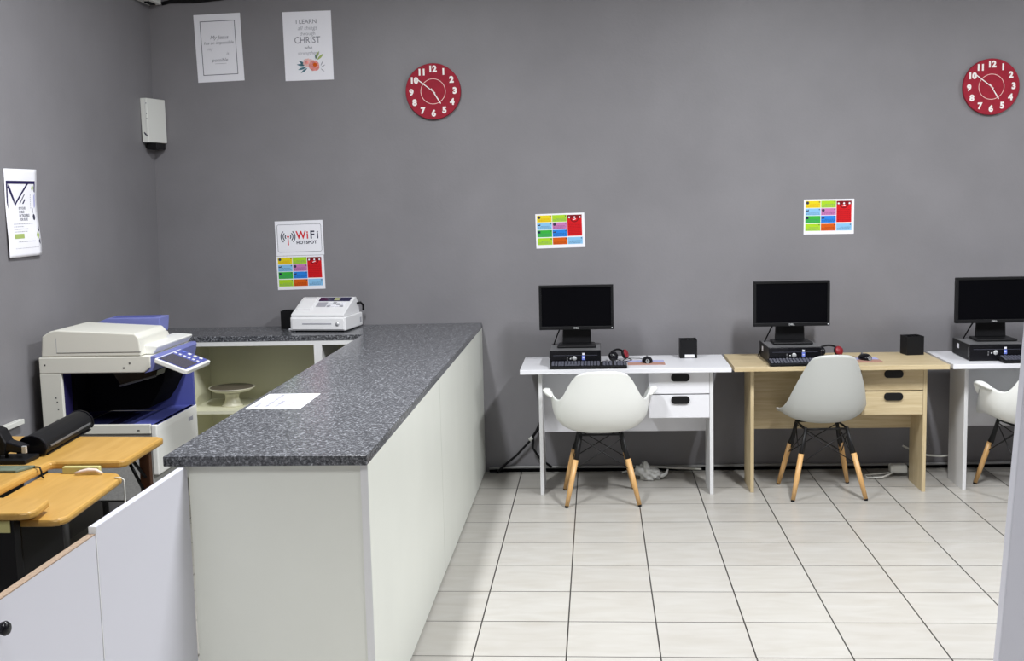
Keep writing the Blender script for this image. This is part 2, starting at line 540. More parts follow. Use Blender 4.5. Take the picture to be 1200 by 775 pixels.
# paper notice on the worktop
def notice():
    n = tag(MB().box(-0.105, 0.105, -0.16, 0.16, 0, 0.0012).build('paper_notice', M['paper']), 'white paper notice with faint grey and red lines lying on the granite worktop', 'notice')
    n.location = (-0.735, -2.235, 0.9382)
    mx = Matrix.Translation((0, 0, 0.0016)) @ Matrix.Rotation(-PI/2, 4, 'X')
    mr = Matrix.Rotation(PI/2, 4, 'Z')
    for i, (xx, ln, m) in enumerate(((-0.078, 0.07, 'ink_grey'), (-0.038, 0.25, 'ink_grey'), (0.0, 0.12, 'ink_grey'), (0.042, 0.17, 'ink_pinkred'))):
        y = -0.12
        t = MB()
        while y < -0.12+ln:
            w = random.uniform(0.012, 0.03)
            t.box(xx-0.008, xx+0.008, y, y+w, 0.0013, 0.0015, M[m])
            y += w+0.006
        t.build('text_line', None, n)
notice()

# ------------------------------------------------------------------ cash register
def register():
    r = thing('cash_register', 'white cash register with drawer and sloping keypad on the back worktop', 'cash register', (-1.135, 0.185, 0.938), R(-7))
    w = 0.172
    b = MB()
    b.box(-w, w, -0.155, 0.15, 0.008, 0.088, M['reg'], bev=0.006)
    b.box(-w+0.02, w-0.02, -0.13, 0.13, 0.0, 0.009, M['black'])
    b.build('drawer_case', None, r)
    d = MB()
    d.box(-w+0.012, w-0.012, -0.160, -0.1545, 0.016, 0.080, M['reg'], bev=0.002)
    d.box(-0.095, 0.085, -0.1612, -0.1599, 0.046, 0.053, M['reg_grey'])
    d = d.build('cash_drawer', None, r)
    MB().lathe([(0, 0.005), (0.010, 0.005), (0.012, 0.0), (0, 0)], mx=Matrix.Translation((0.122, -0.160, 0.048)) @ Matrix.Rotation(PI/2, 4, 'X')).build('drawer_lock', M['silver'], d)
    h = MB()
    h.prism([(-0.150, 0.0885), (-0.150, 0.104), (0.055, 0.186), (0.085, 0.186), (0.135, 0.130), (0.135, 0.0885)], -w+0.004, w-0.012, 'x', M['reg'], bev=0.004)
    h.build('register_body', None, r)
    sl = Matrix.Translation((0, -0.150, 0.104)) @ Matrix.Rotation(math.atan2(0.082, 0.205), 4, 'X')
    k = MB()
    k.box(-0.045, 0.015, 0.095, 0.150, 0.0005, 0.003, M['reg_grey'], mx=sl)
    k.build('keypad_block', None, r)
    k = MB()
    for i in range(4):
        for j in range(3):
            k.box(0.024+i*0.027, 0.044+i*0.027, 0.092+j*0.021, 0.107+j*0.021, 0.0005, 0.006, M['paper'] if (i+j) % 3 else M['reg_grey'], bev=0.0015, mx=sl)
    k.build('keys', None, r)
    k = MB()
    k.box(-0.05, 0.145, 0.168, 0.212, 0.0005, 0.004, M['reg_blue'], mx=sl)
    k.box(0.045, 0.078, 0.172, 0.204, 0.004, 0.0052, M['reg_green'], mx=sl)
    k.build('display', None, r)
    k = MB()
    k.box(-0.150, -0.060, 0.050, 0.205, 0.0005, 0.010, M['reg'], bev=0.004, mx=sl)
    k.box(-0.140, -0.070, 0.195, 0.199, 0.0095, 0.0108, M['reg_grey'], mx=sl)
    k.build('receipt_cover', None, r)
    MB().box(w+0.0002, w+0.0015, 0.10, 0.125, 0.03, 0.06).build('side_socket', M['reg_grey'], r)
    MB().tube([(w-0.014, 0.09, 0.145), (w+0.008, 0.10, 0.15), (w+0.014, 0.13, 0.13), (w+0.006, 0.152, 0.10)], 0.007).build('power_cord', M['black'], r)
    return r
register()

# ------------------------------------------------------------------ black pen boxes
def pen_holder(label):
    p = thing('desk_organiser', label, 'desk organiser', (0, 0, 0), 0, 'black square desk organisers')
    b = MB()
    s, h, t = 0.05, 0.108, 0.004
    b.box(-s, s, -s, s, 0, t)
    b.box(-s, s, -s, -s+t, t, h)
    b.box(-s, s, s-t, s, t, h)
    b.box(-s, -s+t, -s+t, s-t, t, h)
    b.box(s-t, s, -s+t, s-t, t, h)
    b.box(-t/2, t/2, -s+t, s-t, t, h-0.004)
    b.build('holder_box', M['black'], p)
    return p
ph0 = pen_holder('black square desk organiser with white label on the left white desk')
ph0.location = (1.014, 0.21, 0.7355)
lab = MB().box(-0.022, 0.034, -0.0512, -0.0502, 0.004, 0.022).build('white_label', M['sticker_white'], ph0)
ph1 = copy_thing(ph0, (2.31, 0.22, 0.7355), R(8), 'black square desk organiser at the back right of the oak desk')
for ch in list(ph1.children):
    if ch.name.startswith('white_label'):
        bpy.data.objects.remove(ch)
ph2 = copy_thing(ph1, (-1.378, 0.27, 0.938), R(0), 'black square box standing left of the cash register')
ph2['category'] = 'desk organiser'
cd = tag(MB().box(-0.03, 0.045, -0.02, 0.02, 0, 0.012, bev=0.003).build('card_reader', M['sticker_white']), 'small white flat gadget between the black box and the cash register', 'gadget')
cd.location = (-1.345, 0.16, 0.938)
cd.scale = (0.55, 0.8, 0.8)

# ------------------------------------------------------------------ desks
def desk(name_label, x, y, mt, mv, inset, dx=1.175, drawers=True):
    d = thing('office_desk', name_label, 'desk', (x, y, 0), 0, 'computer desks along the back wall')
    H = 0.735
    MB().box(0, dx, 0, 0.52, H-0.026, H, bev=0.002).build('desktop', mt, d)
    lo, lt, ld = 0.10, 0.02, 0.27
    y0 = inset
    MB().box(lo, lo+lt, y0, y0+ld, 0, H-0.0265, bev=0.001).build('side_leg', mv, d)
    MB().box(dx-lo+0.005-lt, dx-lo+0.005, y0, y0+ld, 0, H-0.0265, bev=0.001).build('side_leg', mv, d)
    MB().box(lo+lt, dx-lo-lt+0.005, y0+ld-0.03, y0+ld-0.012, 0.318, H-0.0265).build('modesty_panel', mt, d)
    if not drawers:
        return d
    a0, a1 = dx-lo-0.352, dx-lo+0.005-lt-0.001
    c = MB()
    c.box(a0, a0+0.014, y0+0.02, y0+ld-0.032, 0.445, H-0.0265)
    c.box(a0+0.014, a1, y0+0.02, y0+ld-0.032, 0.445, 0.457)
    c.build('drawer_case', mt, d)
    for z0, z1 in ((0.443, 0.574), (0.580, 0.706)):
        f = MB().box(a0, a1, y0+0.002, y0+0.019, z0, z1, bev=0.001).build('drawer', mt, d)
        hm = MB()
        cxh, ch = (a0+a1)/2+0.006, (0.545 if z0 < 0.5 else 0.673)
        pts = []
        for sx_, a_ in ((1, -PI/2), (-1, PI/2)):
            for k in range(9):
                a = a_+PI*k/8
                pts.append((cxh+sx_*0.034+0.018*math.cos(a), ch+0.022*math.sin(a)))
        hm.prism(pts, y0-0.008, y0+0.003, 'y', bev=0.003)
        hm.build('handle', M['black'], f)
    return d
D1 = desk('white computer desk with two white drawers nearest the counter', 0.045, -0.215, M['white'], M['white_grey'], 0.06)
D2 = desk('pale oak computer desk with two oak drawers between the white desks', 1.236, -0.207, M['oak'], M['oak_v'], 0.09, 1.165)
D3 = desk('white computer desk at the right edge beyond the oak desk', 2.42, -0.200, M['white'], M['white_grey'], 0.12, 1.175, False)

# ------------------------------------------------------------------ computers
def system_unit():
    u = thing('system_unit', 'black desktop computer case under the monitor on the left white desk', 'computer', (0, 0, 0), 0, 'small desktop computer cases')
    w, dp, h = 0.145, 0.33, 0.092
    b = MB()
    b.box(-w, w, 0.012, dp, 0.003, h-0.003, M['black'], bev=0.002)
    b.box(-w+0.002, w-0.002, 0.016, dp-0.002, h-0.003, h, M['casegrey'])
    b.build('case', None, u)
    f = MB()
    f.box(-w, w, 0.0, 0.0118, 0.0, h, M['black_gloss'], bev=0.003)
    f.box(-w+0.02, w-0.02, -0.0008, 0.0002, h-0.028, h-0.026, M['key'])
    f = f.build('front_bezel', None, u)
    T = Matrix.Rotation(PI/2, 4, 'X')
    MB().lathe([(0, 0.003), (0.011, 0.0028), (0.0135, 0.0), (0, 0)], mx=Matrix.Translation((-0.005, -0.0002, 0.047)) @ T).build('badge', M['silver'], f)
    MB().lathe([(0, 0.002), (0.004, 0.0018), (0.005, 0.0), (0, 0)], n=14, mx=Matrix.Translation((-0.027, -0.0002, 0.045)) @ T).build('power_button', M['silver'], f)
    s = MB()
    for zz in (0.032, 0.046):
        s.box(-0.048, -0.042, -0.0008, 0.0002, zz, zz+0.010, M['casegrey'])
    s.build('usb_port', None, f)
    s = MB()
    s.box(0.038, 0.055, -0.0008, 0.0002, 0.038, 0.064, M['sticker_blue'])
    s.box(0.040, 0.053, -0.0008, 0.0002, 0.067, 0.078, M['sticker_white'])
    s.box(0.041, 0.052, -0.0011, -0.0007, 0.048, 0.052, M['sticker_white'])
    s.build('sticker', None, f)
    s = MB()
    s.box(-w-0.0008, -w+0.0002, 0.20, 0.24, 0.045, 0.072, M['sticker_white'])
    s.build('side_label', None, u)
    MB().box(-w-0.0008, -w+0.0002, 0.022, 0.028, 0.02, 0.075).build('side_latch', M['casegrey'], u)
    return u
def monitor():
    m = thing('monitor', 'black flat monitor on its stand over the left white desk', 'monitor', (0, 0, 0), 0, 'black flat monitors')
    w, z0, z1 = 0.215, 0.100, 0.359
    b = MB()
    fr = 0.014
    b.box(-w, w, 0.0, 0.030, z0, z0+0.020, M['black'], bev=0.002)
    b.box(-w, w, 0.0, 0.030, z1-fr, z1, M['black'], bev=0.002)
    b.box(-w, -w+fr, 0.0, 0.030, z0+0.02, z1-fr, M['black'])
    b.box(w-fr, w, 0.0, 0.030, z0+0.02, z1-fr, M['black'])
    b.prism([(-w+0.004, z0+0.004), (w-0.004, z0+0.004), (w-0.004, z1-0.004), (-w+0.004, z1-0.004)], 0.012, 0.034, 'y', M['black'])
    b.box(-0.13, 0.13, 0.034, 0.052, z0+0.03, z1-0.05, M['black'], bev=0.012)
    fo = b.build('frame', None, m)
    MB().box(-w+fr-0.001, w-fr+0.001, 0.006, 0.011, z0+0.019, z1-fr+0.001).build('screen', M['screen'], m)
    t = MB()
    t.text('DELL', 0.014, 0, z0+0.0105, -0.0006, M['silver'], bold=0.0005)
    t.build('maker_badge', None, fo)
    MB().box(w-0.012, w-0.007, -0.001, 0.0005, z0+0.008, z0+0.013).build('power_light', M['sticker_white'], fo)
    MB().prism([(-0.085, 0.012), (0.085, 0.012), (0.078, 0.17), (-0.078, 0.17)], 0.055, 0.075, 'y', bev=0.006).build('stand_neck', M['black'], m)
    MB().prism([(-0.112, -0.055), (0.112, -0.055), (0.105, 0.11), (-0.105, 0.11)], 0.0, 0.014, 'z', bev=0.005).build('stand_base', M['black'], m)
    MB().tube([(-0.09, 0.05, 0.12), (-0.115, 0.075, 0.06), (-0.145, 0.11, -0.02), (-0.165, 0.15, -0.085)], 0.004).build('monitor_cable', M['black'], m)
    return m
def keyboard():
    k = thing('keyboard', 'black keyboard in front of the computer case on the left white desk', 'keyboard', (0, 0, 0), 0, 'black keyboards')
    tilt = Matrix.Rotation(R(8), 4, 'X')
    MB().box(-0.215, 0.215, 0, 0.100, 0.0, 0.016, bev=0.004, mx=tilt).build('keyboard_body', M['black'], k)
    ks = MB()
    for r in range(5):
        y = 0.010+r*0.0170
        for x0, n, st in ((-0.207, 15, 0.0182), (0.080, 3, 0.0182), (0.142, 4, 0.0178)):
            for i in range(n):
                if r == 0 and x0 < -0.1 and 4 <= i <= 8:
                    if i == 4:
                        ks.box(x0+i*st, x0+(i+5)*st-0.003, y, y+0.0135, 0.016, 0.022, bev=0.002, seg=1, mx=tilt)
                    continue
                ks.box(x0+i*st, x0+(i+1)*st-0.003, y, y+0.0135, 0.016, 0.022, bev=0.002, seg=1, mx=tilt)
    ks.build('keys', M['key'], k)
    fe = MB()
    fe.box(-0.185, 0.185, 0.082, 0.090, 0.0, 0.0205)
    fe.build('feet', M['black'], k)
    return k
def mouse():
    m = thing('computer_mouse', 'black computer mouse on the mat of the left white desk', 'mouse', (0, 0, 0), 0, 'black computer mice')
    b = bmesh.new()
    bmesh.ops.create_uvsphere(b, u_segments=24, v_segments=14, radius=1.0)
    for v in b.verts:
        z = max(v.co.z, -0.25)
        v.co = Vector((v.co.x*0.031*(1-0.1*v.co.y), v.co.y*0.052, (z+0.25)*0.028*(1-0.12*v.co.y)))
    mb = MB()
    mb.add(b, M['black_gloss'], True)
    mb.build('mouse_body', None, m)
    MB().lathe([(0, -0.004), (0.006, -0.004), (0.0075, -0.002), (0.0075, 0.002), (0.006, 0.004), (0, 0.004)], n=16, mx=Matrix.Translation((0, 0.028, 0.029)) @ Matrix.Rotation(PI/2, 4, 'Y')).build('scroll_wheel', M['casegrey'], m)
    MB().disc(0, 0, 0.011, 0, M['casegrey'], 0.014, mx=Matrix.Translation((0, -0.051, 0.0125)) @ Matrix.Rotation(R(-28), 4, 'X')).build('palm_badge', None, m)
    MB().tube([(0, 0.05, 0.008), (-0.01, 0.09, 0.004), (-0.04, 0.13, 0.004), (-0.10, 0.15, 0.003)], 0.002).build('mouse_cable', M['black'], m)
    return m
def mouse_mat():
    p = tag(MB().prism([(-0.105, -0.085), (0.105, -0.085), (0.105, 0.085), (-0.105, 0.085)], 0, 0.003, 'z').build('mouse_mat', M['pad_blue']),
            'lavender mouse mat with brown front band on the left white desk', 'mouse mat', 'lavender mouse mats')
    MB().box(-0.1055, 0.1055, -0.0855, 0.0, 0.0005, 0.0036).build('brown_band', M['pad_brown'], p)
    return p
def headset():
    h = thing('headset', 'black headset with red ear cup beside the computer case on the left white desk', 'headset', (0, 0, 0), 0, 'black and red headsets')
    arc = [(-0.075*math.cos(a), 0.02, 0.03+0.045*math.sin(a)) for a in [PI*i/12 for i in range(13)]]
    MB().tube(arc, [0.007]*13).build('headband', M['black'], h)
    for s, nm in ((-1, 'black'), (1, 'red')):
        T = Matrix.Translation((0.062*s, 0, 0.036)) @ Matrix.Rotation(R(70), 4, 'X') @ Matrix.Rotation(R(20*s), 4, 'Y')
        e = MB().lathe([(0, -0.012), (0.026, -0.012), (0.034, -0.004), (0.034, 0.008), (0.026, 0.016), (0, 0.018)], M['black'], mx=T).build('ear_cup', None, h)
        MB().lathe([(0.030, 0.0085), (0.034, 0.010), (0.028, 0.020), (0, 0.023)], M[nm if s > 0 else 'black_gloss'], mx=T).build('cup_cover', None, e)
    MB().tube([(-0.07, -0.02, 0.02), (-0.03, -0.055, 0.006), (0.03, -0.05, 0.02), (0.05, -0.075, 0.004), (0.0, -0.085, 0.004), (-0.06, -0.07, 0.004)], 0.003).build('headset_cable', M['black'], h)
    return h
DZ = 0.7352
su = system_unit(); su.location = (0.355, -0.112, DZ)
mo = monitor(); mo.location = (0.362, 0.045, DZ+0.0925)
ky = keyboard(); ky.location = (0.430, -0.214, DZ+0.0005)
mt = mouse_mat(); mt.location = (0.758, 0.0, DZ+0.0005)
ms = mouse(); ms.location = (0.765, 0.0, DZ+0.004)
hs = headset(); hs.location = (0.605, 0.10, DZ+0.001); hs.rotation_euler = (0, 0, R(50)); hs.scale = (0.85, 0.85, 0.85)
copy_thing(su, (1.585, -0.098, DZ), R(1), 'black desktop computer case under the monitor on the oak desk')
copy_thing(mo, (1.592, 0.06, DZ+0.0925), R(1), 'black flat monitor on its stand over the oak desk')
copy_thing(ky, (1.645, -0.205, DZ+0.0005), R(1), 'black keyboard in front of the computer case on the oak desk')
copy_thing(mt, (1.965, -0.005, DZ+0.0005), 0, 'lavender mouse mat with brown front band on the oak desk')
copy_thing(ms, (1.99, 0.0, DZ+0.004), R(20), 'black computer mouse on the mat of the oak desk')
copy_thing(hs, (1.822, 0.15, DZ+0.001), R(10), 'black headset with red ear cup beside the computer case on the oak desk')
copy_thing(su, (2.685, -0.092, DZ), R(-1), 'black desktop computer case under the monitor at the right edge')
copy_thing(mo, (2.725, 0.075, DZ+0.0925), R(0), 'black flat monitor on its stand at the right edge')
copy_thing(ky, (2.905, -0.197, DZ+0.0005), R(0), 'black keyboard in front of the computer case at the right edge')

# ------------------------------------------------------------------ chairs
ARM = [
 [(0, .225, .405), (.11, .225, .405), (.185, .215, .412), (.212, .18, .43)],
 [(0, .13, .412), (.14, .13, .408), (.235, .11, .450), (.248, .075, .552)],
 [(0, .02, .395), (.15, .02, .398), (.262, .00, .465), (.276, .000, .632)],
 [(0, -.10, .392), (.158, -.09, .396), (.264, -.065, .466), (.266, -.085, .612)],
 [(0, -.19, .416), (.158, -.175, .424), (.254, -.128, .492), (.240, -.150, .590)],
 [(0, -.24, .53), (.145, -.225, .535), (.218, -.188, .565), (.212, -.190, .606)],
 [(0, -.262, .65), (.115, -.25, .65), (.165, -.228, .660), (.178, -.218, .684)],
 [(0, -.28, .768), (.085, -.275, .765), (.128, -.26, .750), (.148, -.248, .732)]]
SIDE = [
 [(0, .235, .42), (.10, .235, .42), (.175, .225, .425), (.21, .19, .44)],
 [(0, .12, .43), (.12, .12, .43), (.20, .12, .45), (.236, .11, .475)],
 [(0, 0, .415), (.12, 0, .42), (.205, 0, .445), (.238, 0, .485)],
 [(0, -.11, .412), (.12, -.10, .420), (.198, -.08, .458), (.230, -.06, .505)],
 [(0, -.185, .45), (.12, -.17, .460), (.188, -.135, .495), (.214, -.105, .54)],
 [(0, -.225, .56), (.11, -.212, .566), (.172, -.178, .59), (.194, -.155, .615)],
 [(0, -.255, .69), (.095, -.242, .69), (.140, -.222, .698), (.160, -.205, .708)],
 [(0, -.28, .825), (.075, -.273, .822), (.108, -.258, .808), (.126, -.245, .790)]]
def shell(rows, m, parent, arm):
    b = bmesh.new()
    g = []
    for r in rows:
        line = [(-x, y, z) for x, y, z in r[:0:-1]]+list(r)
        g.append([b.verts.new(p) for p in line])
    if arm:
        # outward flange of the arm rests
        pass
    for i in range(len(g)-1):
        for j in range(len(g[0])-1):
            b.faces.new((g[i][j], g[i][j+1], g[i+1][j+1], g[i+1][j]))
    mb = MB()
    mb.add(b, m, True)
    o = mb.build('seat_shell', None, parent)
    s = o.modifiers.new('subdivision', 'SUBSURF')
    s.levels = s.render_levels = 3
    s.boundary_smooth = 'ALL'
    d = o.modifiers.new('thickness', 'SOLIDIFY')
    d.thickness = 0.007
    d.offset = 0
    return o
def chair(name, label, rows, m, loc, rz, arm):
    c = thing(name, label, 'chair', loc, rz, 'moulded shell chairs at the computer desks')
    sh = shell(rows, m, c, arm)
    if arm:
        for s in (-1, 1):
            pts = []
            fl = MB()
            b = bmesh.new()
            inn = [(.248, .075, .551), (.262, .045, .602), (.272, .000, .630), (.271, -.045, .626), (.260, -.092, .606)]
            outw = [(.258, .085, .547), (.296, .056, .602), (.326, .000, .632), (.320, -.055, .624), (.272, -.115, .598)]
            A = [b.verts.new((s*p[0], p[1], p[2])) for p in inn]
            B = [b.verts.new((s*p[0], p[1], p[2])) for p in outw]
            for k in range(4):
                b.faces.new((A[k], A[k+1], B[k+1], B[k]))
            fl.add(b, m, True)
            o = fl.build('armrest', None, c)
            sd = o.modifiers.new('thickness', 'SOLIDIFY')
            sd.thickness = 0.026
            sd.offset = 0
            sb = o.modifiers.new('subdivision', 'SUBSURF')
            sb.levels = sb.render_levels = 2
    for sx in (-1, 1):
        for sy in (-1, 1):
            foot = Vector((sx*0.20, sy*0.19, 0.004))
            top = Vector((sx*0.115, sy*0.112, 0.385))
            k = foot.lerp(top, 0.66)
            l = MB()
            l.tube([foot-Vector((0, 0, 0.004)), foot, foot.lerp(top, 0.02)], [0.0105, 0.0105, 0.0105], M['black'], n=12)
            l.tube([foot.lerp(top, 0.015), foot.lerp(top, 0.3), k], [0.0115, 0.0145, 0.0150], M['beech'], n=14)
            lg = l.build('leg', None, c)
            br = MB()
            n_ = Vector((sx, sy, 0)).normalized()
            br.tube([foot.lerp(top, 0.60)-n_*0.012, k-n_*0.013, top-n_*0.004, top+Vector((0, 0, 0.012))], [0.006, 0.0095, 0.0085, 0.0085], n=10)
            br.tube([k-n_*0.001, foot.lerp(top, 0.80), top+Vector((0, 0, 0.004))], [0.0145, 0.008, 0.008], n=10)
            br.build('leg_bracket', M['black_metal'], lg)
    w = MB()
    for y in (-1, 1):
        for s in (-1, 1):
            w.tube([(s*0.152, y*0.147, 0.20), (-s*0.118, y*0.114, 0.372)], 0.003, n=6)
    for s in (-1, 1):
        for y in (-1, 1):
            w.tube([(s*0.152, y*0.147, 0.20), (s*0.118, -y*0.114, 0.372)], 0.003, n=6)
    w.build('wire_brace', M['black_metal'], c)
    f = MB()
    zt = 0.388
    for a, bq in (((-.115, -.112), (.115, -.112)), ((-.115, .112), (.115, .112)), ((-.115, -.112), (-.115, .112)), ((.115, -.112), (.115, .112))):
        f.tube([(a[0], a[1], zt), (bq[0], bq[1], zt)], 0.006, n=8)
    f.build('seat_frame', M['black_metal'], c)
    return c
chair('armchair', 'white moulded tub chair with arms and wooden legs at the left white desk', ARM, M['shell'], (0.49, -0.222, 0), R(3), True)
chair('shell_chair', 'pale grey armless shell chair with wooden legs at the oak desk', SIDE, M['shell_grey'], (1.73, -0.115, 0), R(3), False)
chair('armchair', 'white moulded tub chair with arms cut by the right edge', ARM, M['shell'], (2.862, -0.10, 0), R(10), True)

# ------------------------------------------------------------------ wall clocks
def clock(label, x, z, r):
    c = thing('wall_clock', label, 'clock', wall_mx(x, z), RB, 'crimson wall clocks')
    T = Matrix.Rotation(PI/2, 4, 'X')
    f = MB()
    f.lathe([(r*0.90, 0.001), (r*0.96, 0.001), (r, 0.008), (r, 0.022), (r*0.985, 0.026)], M['clock'], n=64, mx=T)
    f.disc(0, 0, r*0.985, -0.026, M['clock'], n=64)
    f.build('clock_face', None, c)
    for i in range(1, 13):
        a = PI/2-2*PI*i/12
        n = MB()
        n.text('6' if i == 9 else str(i), r*0.30, r*0.785*math.cos(a), r*0.785*math.sin(a), -0.0268, M['ivory'], bold=r*0.017, sx=1.0, rot=PI if i == 9 else 0.0)
        n.build('numeral', None, c)
    MB().ring(0, 0, r*0.435, r*0.455, -0.0267, M['ring']).build('inner_ring', None, c)
    for nm, ang, ln, tl, w in (('minute_hand', 308, 0.76, 0.10, 0.026), ('hour_hand', 149, 0.52, 0.12, 0.030)):
        d = Vector((math.sin(R(ang)), math.cos(R(ang))))
        q = Vector((d.y, -d.x))
        pts = [-d*tl*r-q*w*r*.5, d*ln*r*0.95-q*w*r*0.7, d*ln*r, d*ln*r*0.95+q*w*r*0.7, -d*tl*r+q*w*r*.5]
        yy = -0.030 if nm == 'minute_hand' else -0.028
        MB().prism([(p.x, p.y) for p in pts], yy, yy+0.0012, 'y', M['ivory']).build(nm, None, c)
    MB().lathe([(0, 0.0), (r*0.035, 0.0), (r*0.03, 0.006), (0, 0.006)], M['ring'], n=20, mx=Matrix.Translation((0, -0.0262, 0)) @ T).build('centre_cap', None, c)
clock('round crimson wall clock above the left white desk, nearer the counter', -0.477, 2.338, 0.166)
clock('round crimson wall clock at the upper right corner', 2.792, 2.272, 0.162)

# ------------------------------------------------------------------ posters
def sheet(name, label, cat, x, z, w, h, rot=0.0, group=None, left=False):
    """paper sheet hanging on the wall; local x right, z up, facing -y"""
    b = MB()
    b.box(-w/2, w/2, -0.0022, -0.0008, -h/2, h/2)
    o = b.build(name, M['paper'])
    tag(o, label, cat, group)
    o.location = (x, wy(x), z)
    o.rotation_euler = (0, rot, RB)
    return o
FY = -0.0026
# framed verse
o = sheet('verse_poster', 'white poster with black border line and grey handwriting, nearest the room corner', 'poster', -1.77, 2.635, 0.285, 0.40, R(-1.2))
p = MB()
a, c_, t = 0.107, 0.160, 0.0035
for q in ((-a, a, c_-t, c_), (-a, a, -c_, -c_+t), (-a, -a+t, -c_, c_), (a-t, a, -c_, c_)):
    p.rect(*q, FY, M['ink'])
p.build('border_line', None, o)
MB().text('My Jesus', 0.032, 0.005, 0.062, FY, M['ink_grey'], shear=0.3).build('text_line', None, o)
MB().text('has an impossible', 0.026, 0.0, 0.030, FY, M['ink_grey'], shear=0.3).build('text_line', None, o)
MB().text('my', 0.026, -0.055, -0.005, FY, M['ink_light'], shear=0.3).build('text_line', None, o)
MB().text('is', 0.026, 0.05, -0.035, FY, M['ink_light'], shear=0.3).build('text_line', None, o)
MB().text('possible', 0.030, 0.0, -0.072, FY, M['ink_grey'], shear=0.3).build('text_line', None, o)
MB().rect(-0.03, 0.04, -0.094, -0.092, FY, M['ink_light']).build('underline', None, o)
# flower verse
o = sheet('flower_poster', 'white verse poster with coral flowers near its bottom', 'poster', -1.226, 2.630, 0.294, 0.406, R(-0.2))
MB().text('I LEARN', 0.036, -0.005, 0.142, FY, M['ink_grey']).build('text_line', None, o)
MB().text('all things', 0.034, 0.0, 0.105, FY, M['ink_light'], shear=0.25).build('text_line', None, o)
MB().text('through', 0.030, 0.0, 0.072, FY, M['ink_light']).build('text_line', None, o)
MB().text('CHRIST', 0.056, -0.003, 0.033, FY, M['ink_grey'], sx=0.85).build('text_line', None, o)
MB().text('who', 0.028, 0.0, -0.010, FY, M['ink_grey'], shear=0.25).build('text_line', None, o)
MB().text('strengthens', 0.028, 0.0, -0.042, FY, M['ink_light'], shear=0.25).build('text_line', None, o)
p = MB()
def blob(cx, cz, r, m, seed, y):
    rnd = random.Random(seed)
    p.flat([(cx+r*(0.86+0.22*rnd.random())*math.cos(2*PI*k/16), cz+r*(0.86+0.22*rnd.random())*math.sin(2*PI*k/16)) for k in range(16)], y, M[m])
def leaf(cx, cz, ln, w, ang, m, y=FY):
    d = Vector((math.cos(R(ang)), math.sin(R(ang))))
    q = Vector((-d.y, d.x))
    pts = []
    for k in range(7):
        t_ = k/6
        pts.append(Vector((cx, cz))+d*ln*t_+q*w*math.sin(PI*t_)*0.5)
    for k in range(5, 0, -1):
        t_ = k/6
        pts.append(Vector((cx, cz))+d*ln*t_-q*w*math.sin(PI*t_)*0.5)
    p.flat([(v.x, v.y) for v in pts], y, M[m])
for cx, cz, ln, w, an, m in ((-0.02, -0.11, 0.05, 0.012, 150, 'leaf_teal'), (-0.02, -0.115, 0.055, 0.013, 172, 'leaf_teal'), (-0.015, -0.125, 0.055, 0.013, 195, 'leaf_teal'),
                             (-0.01, -0.13, 0.05, 0.012, 215, 'leaf_teal'), (0.04, -0.08, 0.055, 0.014, 62, 'leaf_olive'), (0.05, -0.085, 0.055, 0.014, 42, 'leaf_olive'), (0.045, -0.08, 0.03, 0.010, 95, 'leaf_teal'),
                             (0.07, -0.12, 0.035, 0.006, 60, 'ink_light'), (0.07, -0.13, 0.035, 0.006, 30, 'ink_light'), (0.07, -0.135, 0.03, 0.006, -40, 'ink_light'),
                             (-0.035, -0.12, 0.035, 0.009, 120, 'leaf_teal')):
    leaf(cx, cz, ln, w, an, m)
blob(-0.01, -0.098, 0.026, 'flower2', 1, FY-0.0003)
blob(0.012, -0.105, 0.028, 'flower2', 2, FY-0.0004)
blob(0.032, -0.118, 0.033, 'flower', 3, FY-0.0006)
blob(-0.012, -0.096, 0.012, 'flower', 4, FY-0.0007)
blob(0.036, -0.112, 0.013, 'p_orange', 5, FY-0.0008)
bpy.data.materials['coral_flower_print']
p.build('flower_print', None, o)
# wifi sign
o = sheet('wifi_sign', 'white WiFi hotspot sign taped above the coloured poster near the cash register', 'sign', -1.332, 1.480, 0.297, 0.212, R(-0.6))
p = MB()
a, c_, t, rr = 0.137, 0.085, 0.002, 0.012
for q in ((-a+rr, a-rr, c_-t, c_), (-a+rr, a-rr, -c_, -c_+t), (-a, -a+t, -c_+rr, c_-rr), (a-t, a, -c_+rr, c_-rr)):
    p.rect(*q, FY, M['ink'])
for sx, sz, a0 in ((1, 1, 0), (-1, 1, PI/2), (-1, -1, PI), (1, -1, 1.5*PI)):
    p.ring(sx*(a-rr), sz*(c_-rr), rr-t, rr, FY, M['ink'], a0, a0+PI/2, 6)
p.build('border_line', None, o)
MB().text('Wi', 0.066, -0.020, 0.016, FY, M['ink_red'], bold=0.0017, align='LEFT', sx=0.88, space=1.12).build('text_line', None, o)
MB().text('F i', 0.066, 0.066, 0.016, FY, M['ink'], bold=0.0017, align='LEFT', sx=0.92, space=0.92).build('text_line', None, o)
MB().text('HOTSPOT', 0.026, 0.043, -0.028, FY, M['ink'], bold=0.0010, sx=1.0, space=1.1).build('text_line', None, o)
p = MB()
cxa, cza = -0.070, 0.010
p.disc(cxa, cza, 0.007, FY, M['ink_red'])
p.flat([(cxa-0.004, cza-0.052), (cxa+0.004, cza-0.052), (cxa+0.0025, cza), (cxa-0.0025, cza)], FY, M['ink_red'])
for k, rr in enumerate((0.018, 0.031, 0.044)):
    for s in (0, PI):
        p.ring(cxa, cza, rr-0.0035, rr+0.0025, FY, M['ink'], s-R(42+3*k), s+R(42+3*k), 12)
p.build('antenna_icon', None, o)
